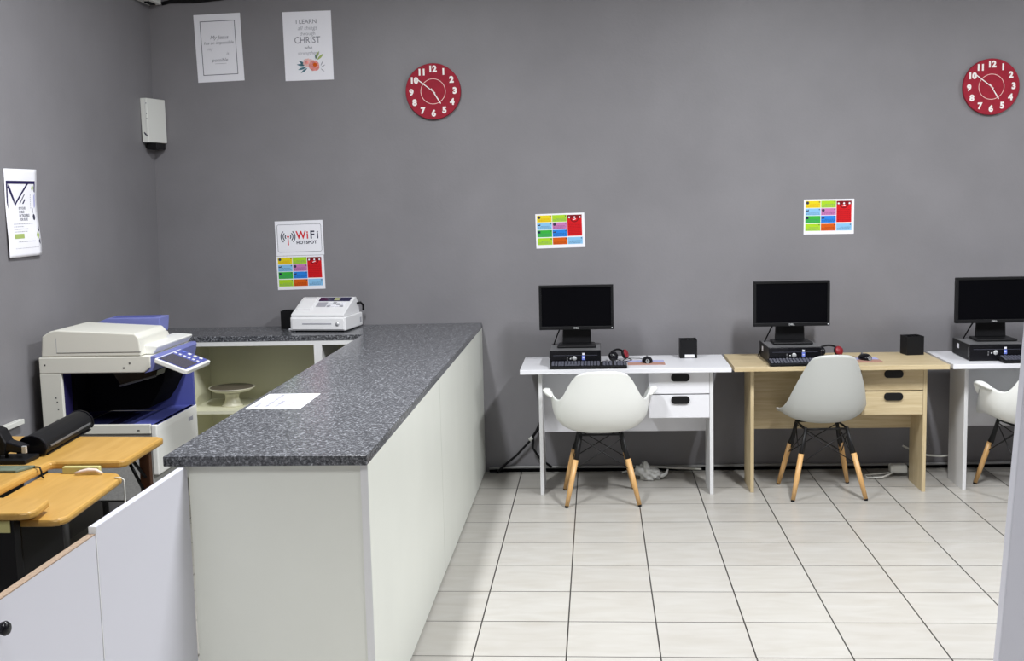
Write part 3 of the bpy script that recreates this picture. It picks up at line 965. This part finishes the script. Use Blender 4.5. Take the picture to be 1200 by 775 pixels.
# coloured posters
def colour_poster(label, x, z, rot, s=1.0):
    o = sheet('coloured_chart', label, 'poster', x, z, 0.296*s, 0.208*s, rot, 'coloured panel charts on the back wall')
    cols = [(-0.139, -0.0495), (-0.0465, 0.041), (0.044, 0.134)]
    rows = [(0.0535, 0.095), (0.009, 0.0505), (-0.036, 0.006), (-0.083, -0.041)]
    C9 = [['p_yellow', 'p_lime', None], ['p_sky', 'p_pink', None], ['p_green', 'p_blue', None], ['p_lime', 'p_orange', 'p_sky']]
    rnd = random.Random(3)
    for ri, (z0, z1) in enumerate(rows):
        for ci, (x0, x1) in enumerate(cols):
            m = C9[ri][ci]
            if not m:
                continue
            g = ic = tx = MB()
            g.rect(x0, x1, z0, z1, FY, M[m])
            y = FY-0.0003
            if ci < 2 and ri < 3 and not (ri == 0 and ci == 1):
                k = (ri*2+ci) % 3
                if k == 0:
                    ic.disc(x0+0.013, z1-0.012, 0.009, y, M['ink'], n=12)
                elif k == 1:
                    ic.rect(x0+0.004, x0+0.019, z1-0.019, z1-0.005, y, M['ink_navy'])
                else:
                    ic.flat([(x0+0.003, z1-0.018), (x0+0.02, z1-0.018), (x0+0.02, z1-0.006), (x0+0.013, z1-0.012), (x0+0.003, z1-0.010)], y, M['ink'])
            ic.rect(x1-0.010, x1-0.004, z1-0.010, z1-0.004, y, M['ink'])
            dark = 'ink_navy' if m in ('p_sky', 'p_blue', 'p_pink') else 'leaf_teal'
            if m == 'p_orange':
                dark = 'p_darkred'
            if m == 'p_yellow':
                dark = 'p_orange'
            for q in range(3):
                zz = z0+0.006+q*0.0065
                xx = x0+0.006 if q < 2 else x0+0.024
                while xx < x1-0.012:
                    w = rnd.uniform(0.004, 0.010)
                    tx.rect(xx, min(xx+w, x1-0.006), zz, zz+0.0017, y, M[dark])
                    xx += w+0.003
            g.build('colour_cell', None, o)
    g = ic = tx = MB()
    g.rect(0.044, 0.132, -0.034, 0.093, FY, M['p_red'])
    y = FY-0.0003
    g.rect(0.044, 0.132, 0.072, 0.093, y, M['p_darkred'])
    g.ring(0.088, 0.074, 0.020, 0.026, y-0.0002, M['p_darkred'], PI, 2*PI, 16)
    for xx in (0.056, 0.088, 0.120):
        ic.disc(xx, 0.078, 0.0055, y-0.0004, M['paper'], n=10)
    ic.flat([(0.078, 0.060), (0.096, 0.066), (0.095, 0.070), (0.077, 0.064)], y-0.0003, M['paper'])
    for q in range(9):
        zz = -0.028+q*0.0085
        xx = 0.050
        while xx < 0.122:
            w = rnd.uniform(0.005, 0.013)
            tx.rect(xx, min(xx+w, 0.127), zz, zz+0.0019, y-0.0002, M['p_darkred'])
            xx += w+0.004
    g.build('red_panel', None, o)
colour_poster('coloured panel chart directly below the WiFi hotspot sign', -1.333, 1.268, R(-0.6))
colour_poster('coloured panel chart above the monitor of the left white desk', 0.267, 1.490, R(-0.8))
colour_poster('coloured panel chart above the oak desk', 1.870, 1.538, R(0.3))

# wavy poster on the left wall
def left_poster():
    w, h = 0.295, 0.41
    nz, nx = 28, 10
    def wave(z, x):
        u = (z/h+0.5)
        return 0.004+0.010*(0.5+0.5*math.sin(u*2*PI*1.15+0.6))*(0.35+0.65*(x/w+0.5))
    b = bmesh.new()
    G = [[b.verts.new((-w/2+w*i/nx, -wave(-h/2+h*j/nz, -w/2+w*i/nx), -h/2+h*j/nz)) for i in range(nx+1)] for j in range(nz+1)]
    for j in range(nz):
        for i in range(nx):
            b.faces.new((G[j][i], G[j][i+1], G[j+1][i+1], G[j+1][i]))
    mb = MB()
    mb.add(b, M['paper'], True)
    o = mb.build('wavy_poster', None)
    tag(o, 'white curling poster with navy V shape on the left wall', 'poster')
    so = o.modifiers.new('thickness', 'SOLIDIFY')
    so.thickness = 0.0006
    so.offset = 0
    yc = -1.315
    o.location = (XL(1.68)+0.001, yc, 1.683)
    o.rotation_euler = (0, math.atan(0.0235)*0, R(90))
    p = MB()
    Y = 0
    f = lambda pts, m: p.flat(pts, Y, M[m])
    top = 0.150
    f([(-0.135, top-0.014), (0.128, top-0.014), (0.128, top), (-0.135, top)], 'ink_navy')
    f([(-0.135, 0.05), (-0.125, 0.02), (-0.122, top-0.014), (-0.135, top-0.014)], 'ink_navy')
    f([(-0.122, top-0.03), (-0.112, top-0.014), (-0.064, 0.062), (-0.066, 0.042)], 'ink_navy')
    f([(-0.066, 0.042), (0.048, top-0.014), (0.066, top-0.014), (-0.058, 0.036)], 'ink_navy')
    f([(0.118, 0.10), (0.128, 0.095), (0.128, top-0.014), (0.118, top-0.014)], 'ink_navy')
    f([(-0.02, 0.044), (0.028, 0.090), (0.034, 0.088), (-0.012, 0.044)], 'ink_navy')
    f([(0.006, 0.044), (0.03, 0.066), (0.036, 0.060), (0.016, 0.042)], 'ink_navy')
    f([(0.093, 0.115), (0.104, 0.100), (0.116, 0.118), (0.104, 0.134)], 'leaf_olive')
    f([(0.116, 0.02), (0.128, 0.03), (0.128, 0.095), (0.116, 0.08)], 'pad_blue')
    f([(0.105-0.012, 0.012), (0.105, 0.024), (0.105, -0.006)], 'ink_light')
    f([(0.107+0.011*math.cos(2*PI*k/12), -0.021+0.015*math.sin(2*PI*k/12)) for k in range(12)], 'ink')
    f([(0.138, -0.062), (0.138, -0.092), (0.122, -0.080)], 'ink')
    f([(0.108, -0.107), (0.122, -0.088), (0.136, -0.107), (0.122, -0.126)], 'leaf_olive')
    f([(0.138, -0.122), (0.138, -0.152), (0.122, -0.136)], 'ink')
    f([(-0.09, -0.118), (-0.005, -0.118), (-0.005, -0.096), (-0.09, -0.096)], 'leaf_olive')
    rnd = random.Random(9)
    def line(x0, x1, z, hh, m):
        x = x0
        while x < x1:
            w_ = rnd.uniform(0.006, 0.018)
            f([(x, z), (min(x+w_, x1), z), (min(x+w_, x1), z+hh), (x, z+hh)], m)
            x += w_+0.004
    for z, x1 in ((-0.052, 0.09), (-0.064, 0.0), (-0.076, 0.04), (-0.088, 0.03)):
        line(-0.09, x1, z, 0.003, 'ink_light')
    line(-0.06, 0.09, -0.135, 0.003, 'ink_light')
    line(-0.09, 0.12, -0.165, 0.002, 'ink_light')
    for k in range(7):
        f([(0.082, 0.02+k*0.010), (0.087, 0.02+k*0.010), (0.087, 0.026+k*0.010), (0.082, 0.026+k*0.010)], 'ink_light')
    for z, tx_ in ((0.022, 'IS YOUR'), (0.005, 'CHILD'), (-0.012, 'IN TROUBLE'), (-0.030, 'FOR SURE')):
        p.text(tx_, 0.017, -0.03, z, Y, M['ink_grey'], bold=0.0004, align='LEFT')
    # drape the print over the curling sheet
    bmesh.ops.subdivide_edges(p.bm, edges=[e for e in p.bm.edges if e.calc_length() > 0.03], cuts=6, use_grid_fill=True)
    for v in p.bm.verts:
        v.co.y = -wave(v.co.z, v.co.x)-0.0012
    p.build('printed_design', None, o)
left_poster()

# ------------------------------------------------------------------ wall fittings
wb = thing('wall_box', 'chipped off-white electrical box mounted in the room corner', 'electrical box', (-2.17, 0.27, 2.07))
MB().prism([(-2.198, 0.165), (-2.158, 0.165), (-2.118, 0.355), (-2.198, 0.355)], 2.074, 2.334, 'z', bev=0.004).build('box_body', M['boxwhite'], wb, True)
b = MB()
b.box(-2.19, -2.128, 0.21, 0.35, 2.034, 2.0735, M['black'], bev=0.004)
b.build('box_base', None, wb, True)
b = MB()
for z in (2.21, 2.24, 2.30):
    b.box(-2.1645, -2.1605, 0.1641, 0.1652, z, z+0.006, M['ink'])
b.flat([(-2.182, 2.135), (-2.172, 2.125), (-2.160, 2.112), (-2.166, 2.108), (-2.178, 2.118), (-2.186, 2.130)], 0.1646, M['ink'])
b.box(-2.1702, -2.1698, 0.1640, 0.1650, 2.10, 2.33, M['ink_light'])
b.build('chips_and_vents', None, wb, True)
ub = thing('wall_speaker', 'white wedge-shaped unit high in the room corner at the top edge', 'speaker', (-2.12, 0.2, 2.9))
MB().prism([(-2.18, 0.05), (-2.09, 0.12), (-2.10, 0.34), (-2.18, 0.345)], 2.895, 3.12, 'z', bev=0.006).build('unit_body', M['boxwhite'], ub, True)
MB().box(-2.15, -2.12, 0.20, 0.30, 2.888, 2.8949).build('unit_base', M['black'], ub, True)
wc = tag(MB().tube([(-2.10, wy(-2.1)-0.012, 2.905), (-2.05, wy(-2.05)-0.012, 2.915), (-1.9, wy(-1.9)-0.012, 2.912), (-1.75, wy(-1.75)-0.012, 2.922), (-1.5, wy(-1.5)-0.012, 2.95)], 0.011).build('wall_cable', M['black']), 'black cable running along the top of the back wall from the corner unit', 'cable')

# wall-foot cables and painted shade strip
b = MB()
b.tube([(-0.2, wy(-.2)-0.03, 0.030), (0.0, wy(0)-0.028, 0.036), (0.3, wy(.3)-0.03, 0.034), (0.9, wy(.9)-0.03, 0.030), (1.5, wy(1.5)-0.035, 0.036), (2.1, wy(2.1)-0.03, 0.030), (3.3, wy(3.3)-0.03, 0.034)], 0.008)
tag(b.build('floor_cable', M['cableg']), 'grey cable lying along the foot of the back wall behind the desks', 'cable')
structure(MB().prism([(-0.2, wy(-.2)-0.012), (3.9, wy(3.9)-0.012), (3.9, wy(3.9)-0.0005), (-0.2, wy(-.2)-0.0005)], 0.0, 0.020, 'z').build('shade_strip_back', M['dark']))  # added dark strip, painted shade of the gap under the cable
c = thing('power_cables', 'black power cables tied together left of the left white desk', 'cable', (0.05, 0.3, 0))
yb = wy(0.1)-0.04
MB().tube([(0.17, yb, 0.55), (0.16, yb, 0.40), (0.10, yb, 0.27), (0.06, yb, 0.205), (-0.03, yb, 0.11), (-0.11, yb, 0.045), (-0.15, yb-0.01, 0.006)], 0.007).build('cable', M['black'], c, True)
MB().tube([(0.19, yb-0.012, 0.50), (0.15, yb-0.012, 0.33), (0.08, yb-0.012, 0.235), (0.075, yb-0.012, 0.16), (0.12, yb-0.012, 0.09), (0.19, yb-0.015, 0.04)], 0.007).build('cable', M['black'], c, True)
MB().tube([(0.055, yb-0.008, 0.21), (0.075, yb-0.008, 0.225)], 0.013, n=8).build('cable_tie', M['cablew'], c, True)
b = MB()
b.tube([(0.62, 0.30, 0.018), (0.80, 0.33, 0.045), (0.95, 0.33, 0.035), (1.10, 0.33, 0.028)], 0.006)
tag(b.build('white_cable', M['cablew']), 'short white cable on the floor behind the left white desk', 'cable')
c = thing('adapter', 'white plug adapter with looped cable on the floor behind the oak desk', 'adapter', (2.2, 0.25, 0))
MB().box(2.20, 2.30, 0.22, 0.29, 0.02, 0.07, bev=0.012).build('adapter_body', M['cablew'], c, True)
MB().tube([(2.22, 0.22, 0.03), (2.14, 0.17, 0.012), (2.06, 0.18, 0.006), (2.05, 0.24, 0.006), (2.13, 0.27, 0.006), (2.20, 0.25, 0.02)], 0.005).build('adapter_cable', M['cablew'], c, True)
b = MB()
b.tube([(2.38, 0.40, 0.72), (2.395, 0.41, 0.5), (2.43, 0.41, 0.28), (2.47, 0.40, 0.15)], 0.005)
tag(b.build('grey_cable', M['cableg']), 'thin grey cable hanging between the oak desk and the right white desk', 'cable')
b = MB()
b.tube([(2.30, 0.35, 0.16), (2.36, 0.34, 0.13), (2.44, 0.33, 0.105), (2.52, 0.32, 0.10), (2.60, 0.32, 0.11)], 0.006)
tag(b.build('white_cable', M['cablew']), 'sagging white cable low between the oak desk and the right white desk', 'cable')

# crumpled bag behind the chair
def bag():
    rnd = random.Random(12)
    b = bmesh.new()
    bmesh.ops.create_icosphere(b, subdivisions=4, radius=1.0)
    from mathutils import noise
    for v in b.verts:
        n = noise.noise(v.co*2.3+Vector((3, 1, 4)))*0.45+abs(noise.noise(v.co*5.0))*0.35
        c0 = v.co*(0.78+n)
        x, y, z = c0
        z = max(z, -0.62)+0.62
        v.co = Vector((x*0.082, y*0.06, z*0.045*(1.3-0.5*x)))
    mb = MB()
    mb.add(b, M['bag'], True)
    mb.tube([(0.045, 0, 0.03), (0.075, -0.01, 0.022), (0.10, -0.01, 0.035), (0.11, -0.005, 0.062)], [0.018, 0.014, 0.010, 0.005])
    o = mb.build('plastic_bag', None)
    o.location = (0.78, 0.20, 0.001)
    tag(o, 'crumpled white plastic bag on the floor behind the left tub chair', 'bag')
bag()

# ------------------------------------------------------------------ copier
def copier():
    c = thing('photocopier', 'large off-white and blue photocopier beside the open cabinet', 'photocopier', (-1.885, -1.07, 0))
    xb, xf, yn, yf = -2.165, -1.610, -1.345, -0.790
    P = lambda mb, n, m=None, par=c: mb.build(n, m, par, True)
    b = MB()
    for ax in (xb+0.05, xf-0.09):
        for ay in (yn+0.05, yf-0.05):
            q = MB()
            q.tube([(ax, ay, 0.045), (ax, ay, 0.299)], 0.016, M['cop_line'])
            q.tube([(ax-0.012, ay, 0.022), (ax+0.012, ay, 0.022)], 0.022, M['black'], n=16)
            P(q, 'caster_leg')
    b.box(xb+0.03, xf-0.07, yf-0.065, yf-0.035, 0.16, 0.20, M['cop_line'])
    P(b, 'stand_rail')
    # lower body
    b = MB()
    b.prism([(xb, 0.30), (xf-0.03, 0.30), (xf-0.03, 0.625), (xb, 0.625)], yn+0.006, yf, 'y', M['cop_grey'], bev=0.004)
    P(b, 'lower_body')
    b = MB()
    b.box(xf-0.029, xf, yn, yf, 0.425, 0.668, M['cop_bright'], bev=0.006)
    b.box(xf+0.0001, xf+0.001, yf-0.13, yf-0.07, 0.60, 0.620, M['ink_light'])
    P(b, 'front_door')
    b = MB()
    b.box(xb+0.107, xf-0.03, yn, yn+0.016, 0.626, 0.672, M['cop_white'], bev=0.003)
    for xx in (xb+0.2, xb+0.46):
        b.box(xx, xx+0.012, yn-0.0008, yn+0.0005, 0.640, 0.646, M['cop_line'])
    P(b, 'side_rail')
    # output tray
    b = MB()
    b.prism([(xb+0.107, 0.626), (xf-0.002, 0.626), (xf-0.002, 0.668), (xf-0.12, 0.668), (xf-0.20, 0.640), (xb+0.107, 0.640)], yn+0.017, yf-0.03, 'y', M['cop_blue'])
    b.box(xb+0.24, xf-0.26, yn+0.03, yf-0.10, 0.6402, 0.6412, M['ink_navy'])
    P(b, 'output_tray')
    b = MB()
    b.box(xb+0.107, xf-0.004, yf-0.029, yf-0.004, 0.642, 0.921, M['cop_blue'])
    P(b, 'cavity_end_wall')
    b = MB()
    b.box(xb+0.085, xb+0.106, yn+0.02, yf-0.03, 0.642, 0.921, M['ink_navy'])
    b.box(xb+0.1061, xb+0.125, yn+0.10, yf-0.031, 0.69, 0.920, M['dark'])
    P(b, 'cavity_back_wall')
    b = MB()
    b.prism([(xb+0.125, 0.918), (xf-0.03, 0.918), (xf-0.045, 0.84), (xf-0.09, 0.76), (xf-0.13, 0.705), (xb+0.125, 0.69)], yn+0.24, yf-0.031, 'y', M['dark'])
    P(b, 'fuser_housing')
    b = MB()
    b.prism([(xf-0.24, 0.9205), (xf-0.01, 0.9205), (xf-0.02, 0.890), (xf-0.19, 0.840)], yn+0.08, yn+0.19, 'y', M['black_gloss'], bev=0.003)
    b.tube([(xf-0.20, yn+0.079, 0.846), (xf-0.02, yn+0.079, 0.892)], 0.005, M['casegrey'])
    P(b, 'exit_flap')
    # rear column and scanner deck
    b = MB()
    b.box(xb, xb+0.105, yn, yf, 0.626, 0.921, M['cop_white'], bev=0.003)
    for x_, z_ in ((xb+0.075, 0.78), (xb+0.07, 0.80), (xb+0.078, 0.745)):
        b.box(x_, x_+0.006, yn-0.0006, yn+0.0005, z_, z_+0.007, M['cop_line'])
    for q in ((xb+0.07, xb+0.1035, 0.685, 0.7), (xb+0.07, xb+0.072, 0.66, 0.7)):
        b.box(q[0], q[1], yn-0.0006, yn+0.0005, q[3], q[3]+0.0015, M['cop_line'])
    P(b, 'rear_column')
    b = MB()
    b.prism([(xb, 0.9215), (xf-0.045, 0.9215), (xf-0.012, 0.945), (xf-0.010, 0.998), (xb, 0.998)], yn, yf, 'y', M['cop_white'], bev=0.004)
    for xx, zz in ((xb+0.025, 0.958), (xb+0.44, 0.962), (xb+0.41, 0.94)):
        b.box(xx, xx+0.008, yn-0.0006, yn+0.0005, zz, zz+0.008, M['cop_line'])
    P(b, 'scanner_deck')
    b = MB()
    b.prism([(xf-0.044, 0.918), (xf-0.012, 0.945), (xf-0.010, 0.998), (xf+0.012, 0.998), (xf+0.018, 0.985), (xf+0.006, 0.930)], yn+0.006, yf, 'y', M['cop_blue2'])
    b.box(xf+0.015, xf+0.0165, yn+0.06, yn+0.10, 0.966, 0.972, M['paper'])
    P(b, 'front_strip')
    # document cover
    b = MB()
    b.prism([(xb+0.012, 1.0), (xf-0.055, 1.0), (xf-0.062, 1.085), (xf-0.082, 1.106), (xb+0.09, 1.128), (xb+0.06, 1.122), (xb+0.022, 1.098)], yn+0.005, yf-0.20, 'y', M['cop_white'], bev=0.006)
    b.box(xb+0.09, xb+0.50, yn+0.0040, yn+0.0055, 1.018, 1.0205, M['cop_line'])
    b.box(xb+0.0895, xb+0.0910, yn+0.0043, yn+0.0055, 1.02, 1.09, M['ink_light'])
    P(b, 'document_cover')
    b = MB()
    b.prism([(xf-0.10, 1.0), (xf-0.02, 1.0), (xf+0.005, 1.03), (xf+0.005, 1.038), (xf-0.06, 1.044), (xf-0.10, 1.044)], yn+0.06, yf-0.02, 'y', M['cop_bright'], bev=0.004)
    P(b, 'cover_grip')
    b = MB()
    b.prism([(xb+0.05, 1.0), (xf-0.11, 1.0), (xf-0.13, 1.06), (xb+0.07, 1.06)], yf-0.198, yf, 'y', M['cop_white'], bev=0.01)
    P(b, 'feeder_hump')
    # control panel, tilted
    px, py, pz = xf+0.022, -1.205, 0.992
    T = Matrix.Translation((px, py, pz)) @ Matrix.Rotation(R(22), 4, 'Y')
    b = MB()
    b.prism([(0.0, -0.165), (0.150, -0.165), (0.165, -0.150), (0.165, 0.165), (0.0, 0.165)], -0.022, 0.0, 'z', M['cop_bright'], mx=T, bev=0.004)
    cp = P(b, 'control_panel')
    MB().box(0.010, 0.152, -0.152, 0.154, 0.0005, 0.0025, M['cop_blue'], mx=T).build('panel_face', None, cp, True)
    MB().box(0.016, 0.146, -0.148, 0.02, 0.0026, 0.004, M['lcd'], mx=T).build('display', None, cp, True)
    for k in range(6):
        MB().box(0.016+k*0.023, 0.028+k*0.023, 0.040, 0.056, 0.0026, 0.007, M['sticker_white'], mx=T, bev=0.001).build('button', None, cp, True)
    for k, mm in enumerate(('sticker_blue', 'sticker_white', 'plate', 'sticker_white')):
        MB().box(0.030+k*0.030, 0.046+k*0.030, 0.105, 0.128, 0.0026, 0.008, M[mm], mx=T, bev=0.002).build('button', None, cp, True)
    b = MB()
    b.prism([(xf-0.02, 0.93), (xf+0.03, 0.965), (xf+0.03, 0.985), (xf-0.02, 0.985)], py-0.07, py+0.07, 'y', M['cop_blue'])
    b.build('panel_bracket', None, cp, True)
    # rear grey box
    b = MB()
    b.box(xb-0.03, xb-0.001, yn+0.10, yf-0.1, 0.66, 0.86, M['cop_grey'], bev=0.004)
    P(b, 'rear_cover')
    return c
copier()
fo = thing('blue_tray', 'translucent blue plastic tray lying on the rear of the copier lid', 'tray', (-1.93, -0.88, 1.0605))
b = MB()
b.prism([(-2.07, 1.0605), (-1.735, 1.0605), (-1.725, 1.139), (-2.00, 1.139), (-2.06, 1.115)], -0.93, -0.80, 'y', M['cop_blue2'], bev=0.004)
b.build('tray_body', None, fo, True)
b = MB()
b.box(-1.98, -1.76, -0.91, -0.82, 1.1392, 1.1405, M['cop_blue'])
b.build('tray_lid', None, fo, True)

# ------------------------------------------------------------------ pine tables at left
def pine_tables():
    # L-shaped desk
    d = thing('pine_desk', 'L-shaped orange pine desk in front of the photocopier', 'desk', (-1.75, -2.2, 0))
    H = 0.742
    poly = [(-2.19, -1.90), (-1.362, -1.945), (-1.333, -1.965), (-1.325, -2.36), (-1.345, -2.383), (-1.600, -2.39), (-1.612, -2.40), (-1.600, -3.25), (-2.19, -3.25)]
    MB().prism(poly, H-0.032, H, 'z', bev=0.010).build('tabletop', M['pine'], d, True)
    MB().box(-1.43, -1.385, -2.00, -1.97, 0, H-0.033, bev=0.003).build('leg', M['brown'], d, True)
    b = MB()
    b.tube([(-1.405, -2.0, 0.58), (-1.46, -2.06, 0.705)], 0.007)
    b.tube([(-1.405, -2.0, 0.50), (-1.50, -2.0, 0.705)], 0.007)
    b.build('brace', M['black_metal'], d, True)
    MB().box(-2.15, -2.11, -2.00, -1.97, 0, H-0.033, bev=0.003).build('leg', M['brown'], d, True)
    MB().box(-1.90, -1.88, -3.20, -2.10, 0.0, H-0.033).build('side_panel', M['black'], d, True)
    # lower table
    e = thing('low_table', 'slightly lower orange pine table in front of the L-shaped desk', 'table', (-1.45, -2.7, 0))
    H = 0.700
    poly = [(-1.630, -2.395), (-1.375, -2.400), (-1.340, -2.412), (-1.300, -2.47), (-1.262, -2.99), (-1.275, -3.025), (-1.30, -3.036), (-1.60, -3.04)]
    MB().prism(poly, H-0.026, H, 'z', bev=0.009).build('tabletop', M['pine'], e, True)
    MB().box(-1.59, -1.565, -3.0, -2.43, 0, H-0.0265).build('side_panel', M['black'], e, True)
    MB().tube([(-1.43, -3.005, 0), (-1.43, -3.005, H-0.0265)], 0.011).build('leg', M['black_metal'], e, True)
    # third top
    g = thing('small_pine_table', 'small orange pine tabletop on a black cabinet at the left edge', 'table', (-1.55, -2.85, 0))
    H = 0.742
    poly = [(-1.585, -2.905), (-1.375, -2.925), (-1.348, -2.94), (-1.330, -3.06), (-1.340, -3.092), (-1.37, -3.105), (-1.585, -3.11)]
    MB().prism([(x_, y_) for x_, y_ in poly], H-0.026, H, 'z', bev=0.008).build('tabletop', M['pine'], g, True)
    b = MB()
    b.box(-1.58, -1.40, -3.085, -3.045, 0.0, H-0.0265, M['black'])
    b.build('cabinet', None, g, True)
    MB().box(-1.47, -1.41, -3.091, -3.0855, 0.672, 0.712, bev=0.002).build('yellow_bracket', M['pale_yellow'], g, True)
    # pale yellow box and white handle-shaped clip
    y = tag(MB().box(-0.072, 0.072, -0.012, 0.012, 0, 0.026, bev=0.003).build('yellow_box', M['pale_yellow']), 'pale yellow plastic block at the far edge of the lower pine table', 'box')
    y.location = (-1.483, -2.408, 0.7005)
    q = tag(MB().tube([(0.0, 0, 0.006), (0.02, 0.0, 0.012), (0.05, 0.005, 0.017), (0.08, 0.005, 0.016), (0.105, 0, 0.006)], [0.005, 0.007, 0.008, 0.007, 0.005]).build('white_clip', M['pinkwhite']), 'pinkish white curved strap lying on the lower pine table', 'strap')
    q.location = (-1.495, -2.440, 0.7005)
    w = tag(MB().tube([(-1.315, -2.50, 0.7035), (-1.292, -2.50, 0.7035), (-1.280, -2.50, 0.695), (-1.281, -2.50, 0.60), (-1.276, -2.50, 0.50), (-1.28, -2.50, 0.3), (-1.26, -2.48, 0.004)], 0.003).build('string', M['cablew']), 'thin white string hanging from the right side of the lower pine table', 'string')
    # laminator
    l = thing('laminator', 'long black rounded laminator on the pine desk in front of the copier', 'laminator', (-1.745, -2.05, 0.7425), R(5))
    prof = [(-0.058, 0.006), (0.048, 0.006), (0.056, 0.025), (0.050, 0.052), (0.030, 0.074), (0.0, 0.084), (-0.030, 0.078), (-0.052, 0.058), (-0.062, 0.030)]
    b = MB()
    b.prism(prof, -0.255, 0.255, 'y', M['black'], bev=0.008)
    b.build('laminator_body', None, l)
    for s in (-1, 1):
        e_ = MB()
        e_.prism([(x_*1.04, z_*1.03) for x_, z_ in prof], s*0.262-0.006, s*0.262+0.006, 'y', M['black_gloss'], bev=0.004)
        e_.build('end_cap', None, l)
    MB().box(0.049, 0.058, -0.22, 0.22, 0.030, 0.037).build('feed_slot', M['casegrey'], l)
    MB().box(-0.045, -0.022, -0.2705, -0.2685, 0.022, 0.045).build('white_label', M['sticker_white'], l)
    MB().box(-0.05, 0.05, -0.24, 0.24, 0.0, 0.0055).build('foot', M['black'], l)
    # heavy hole punch
    h = thing('hole_punch', 'black heavy-duty hole punch with raised lever on the pine desk', 'hole punch', (-1.80, -2.385, 0.7425))
    MB().box(-0.16, 0.115, -0.06, 0.055, 0.0, 0.018, bev=0.004).build('base', M['black'], h)
    b = MB()
    b.prism([(-0.10, 0.030), (0.02, 0.030), (0.03, 0.075), (0.005, 0.125), (-0.06, 0.150), (-0.10, 0.150)], -0.035, 0.035, 'y', bev=0.006)
    b.build('punch_head', M['black'], h)
    b = MB()
    b.prism([(0.0, 0.045), (0.085, 0.036), (0.095, 0.060), (0.02, 0.085)], -0.028, 0.028, 'y', bev=0.005)
    b.build('guide_block', M['black_gloss'], h)
    MB().box(0.0875, 0.1045, -0.0288, -0.016, 0.036, 0.064, bev=0.002).build('chrome_stop', M['silver'], h)
    for xx in (-0.02, 0.012):
        MB().tube([(xx, 0, 0.018), (xx, 0, 0.04)], 0.006).build('punch_pin', M['black_metal'], h)
    MB().tube([(-0.05, 0, 0.13), (-0.10, 0.0, 0.20), (-0.14, 0.0, 0.26)], [0.016, 0.014, 0.016]).build('lever', M['black'], h)
    m_ = tag(MB().prism([(-0.14, -0.05), (0.070, -0.05), (0.105, 0.030), (-0.14, 0.03)], 0, 0.010, 'z', bev=0.002).build('cutting_mat', M['mat_green']), 'grey-green cutting mat at the edge of the pine desk', 'mat')
    m_.location = (-1.725, -2.525, 0.7425)
    cbl = tag(MB().tube([(-1.648, -2.50, 0.746), (-1.622, -2.50, 0.747), (-1.600, -2.502, 0.746), (-1.594, -2.503, 0.73), (-1.594, -2.503, 0.712), (-1.588, -2.50, 0.7045)], 0.0035).build('black_cord', M['black']), 'black cord looping over the front edge of the pine desk', 'cord')
pine_tables()
# trunking on the left wall
b = MB()
b.box(XL(0.72)+0.002, XL(0.72)+0.03, -2.3, -1.44, 0.70, 0.724, bev=0.003)
tag(b.build('cable_trunking', M['cablew']), 'white cable trunking on the left wall beside the copier', 'trunking')

# ------------------------------------------------------------------ near right white partition
pp = thing('partition_panel', 'plain white partition panel leaning slightly at the right edge of the photo', 'partition', (1.7, -4.0, 0))
b = MB()
b.prism([(1.335, 0.0), (1.335+0.0595*2.0, 2.0), (2.2, 2.0), (2.2, 0.0)], -4.0, -3.965, 'y', M['gate'], bev=0.003)
b.build('panel_board', None, pp, True)
b = MB()
b.box(1.40, 2.1, -4.06, -3.9, 0.0, 0.012, M['gate'])
b.build('foot_plate', None, pp, True)
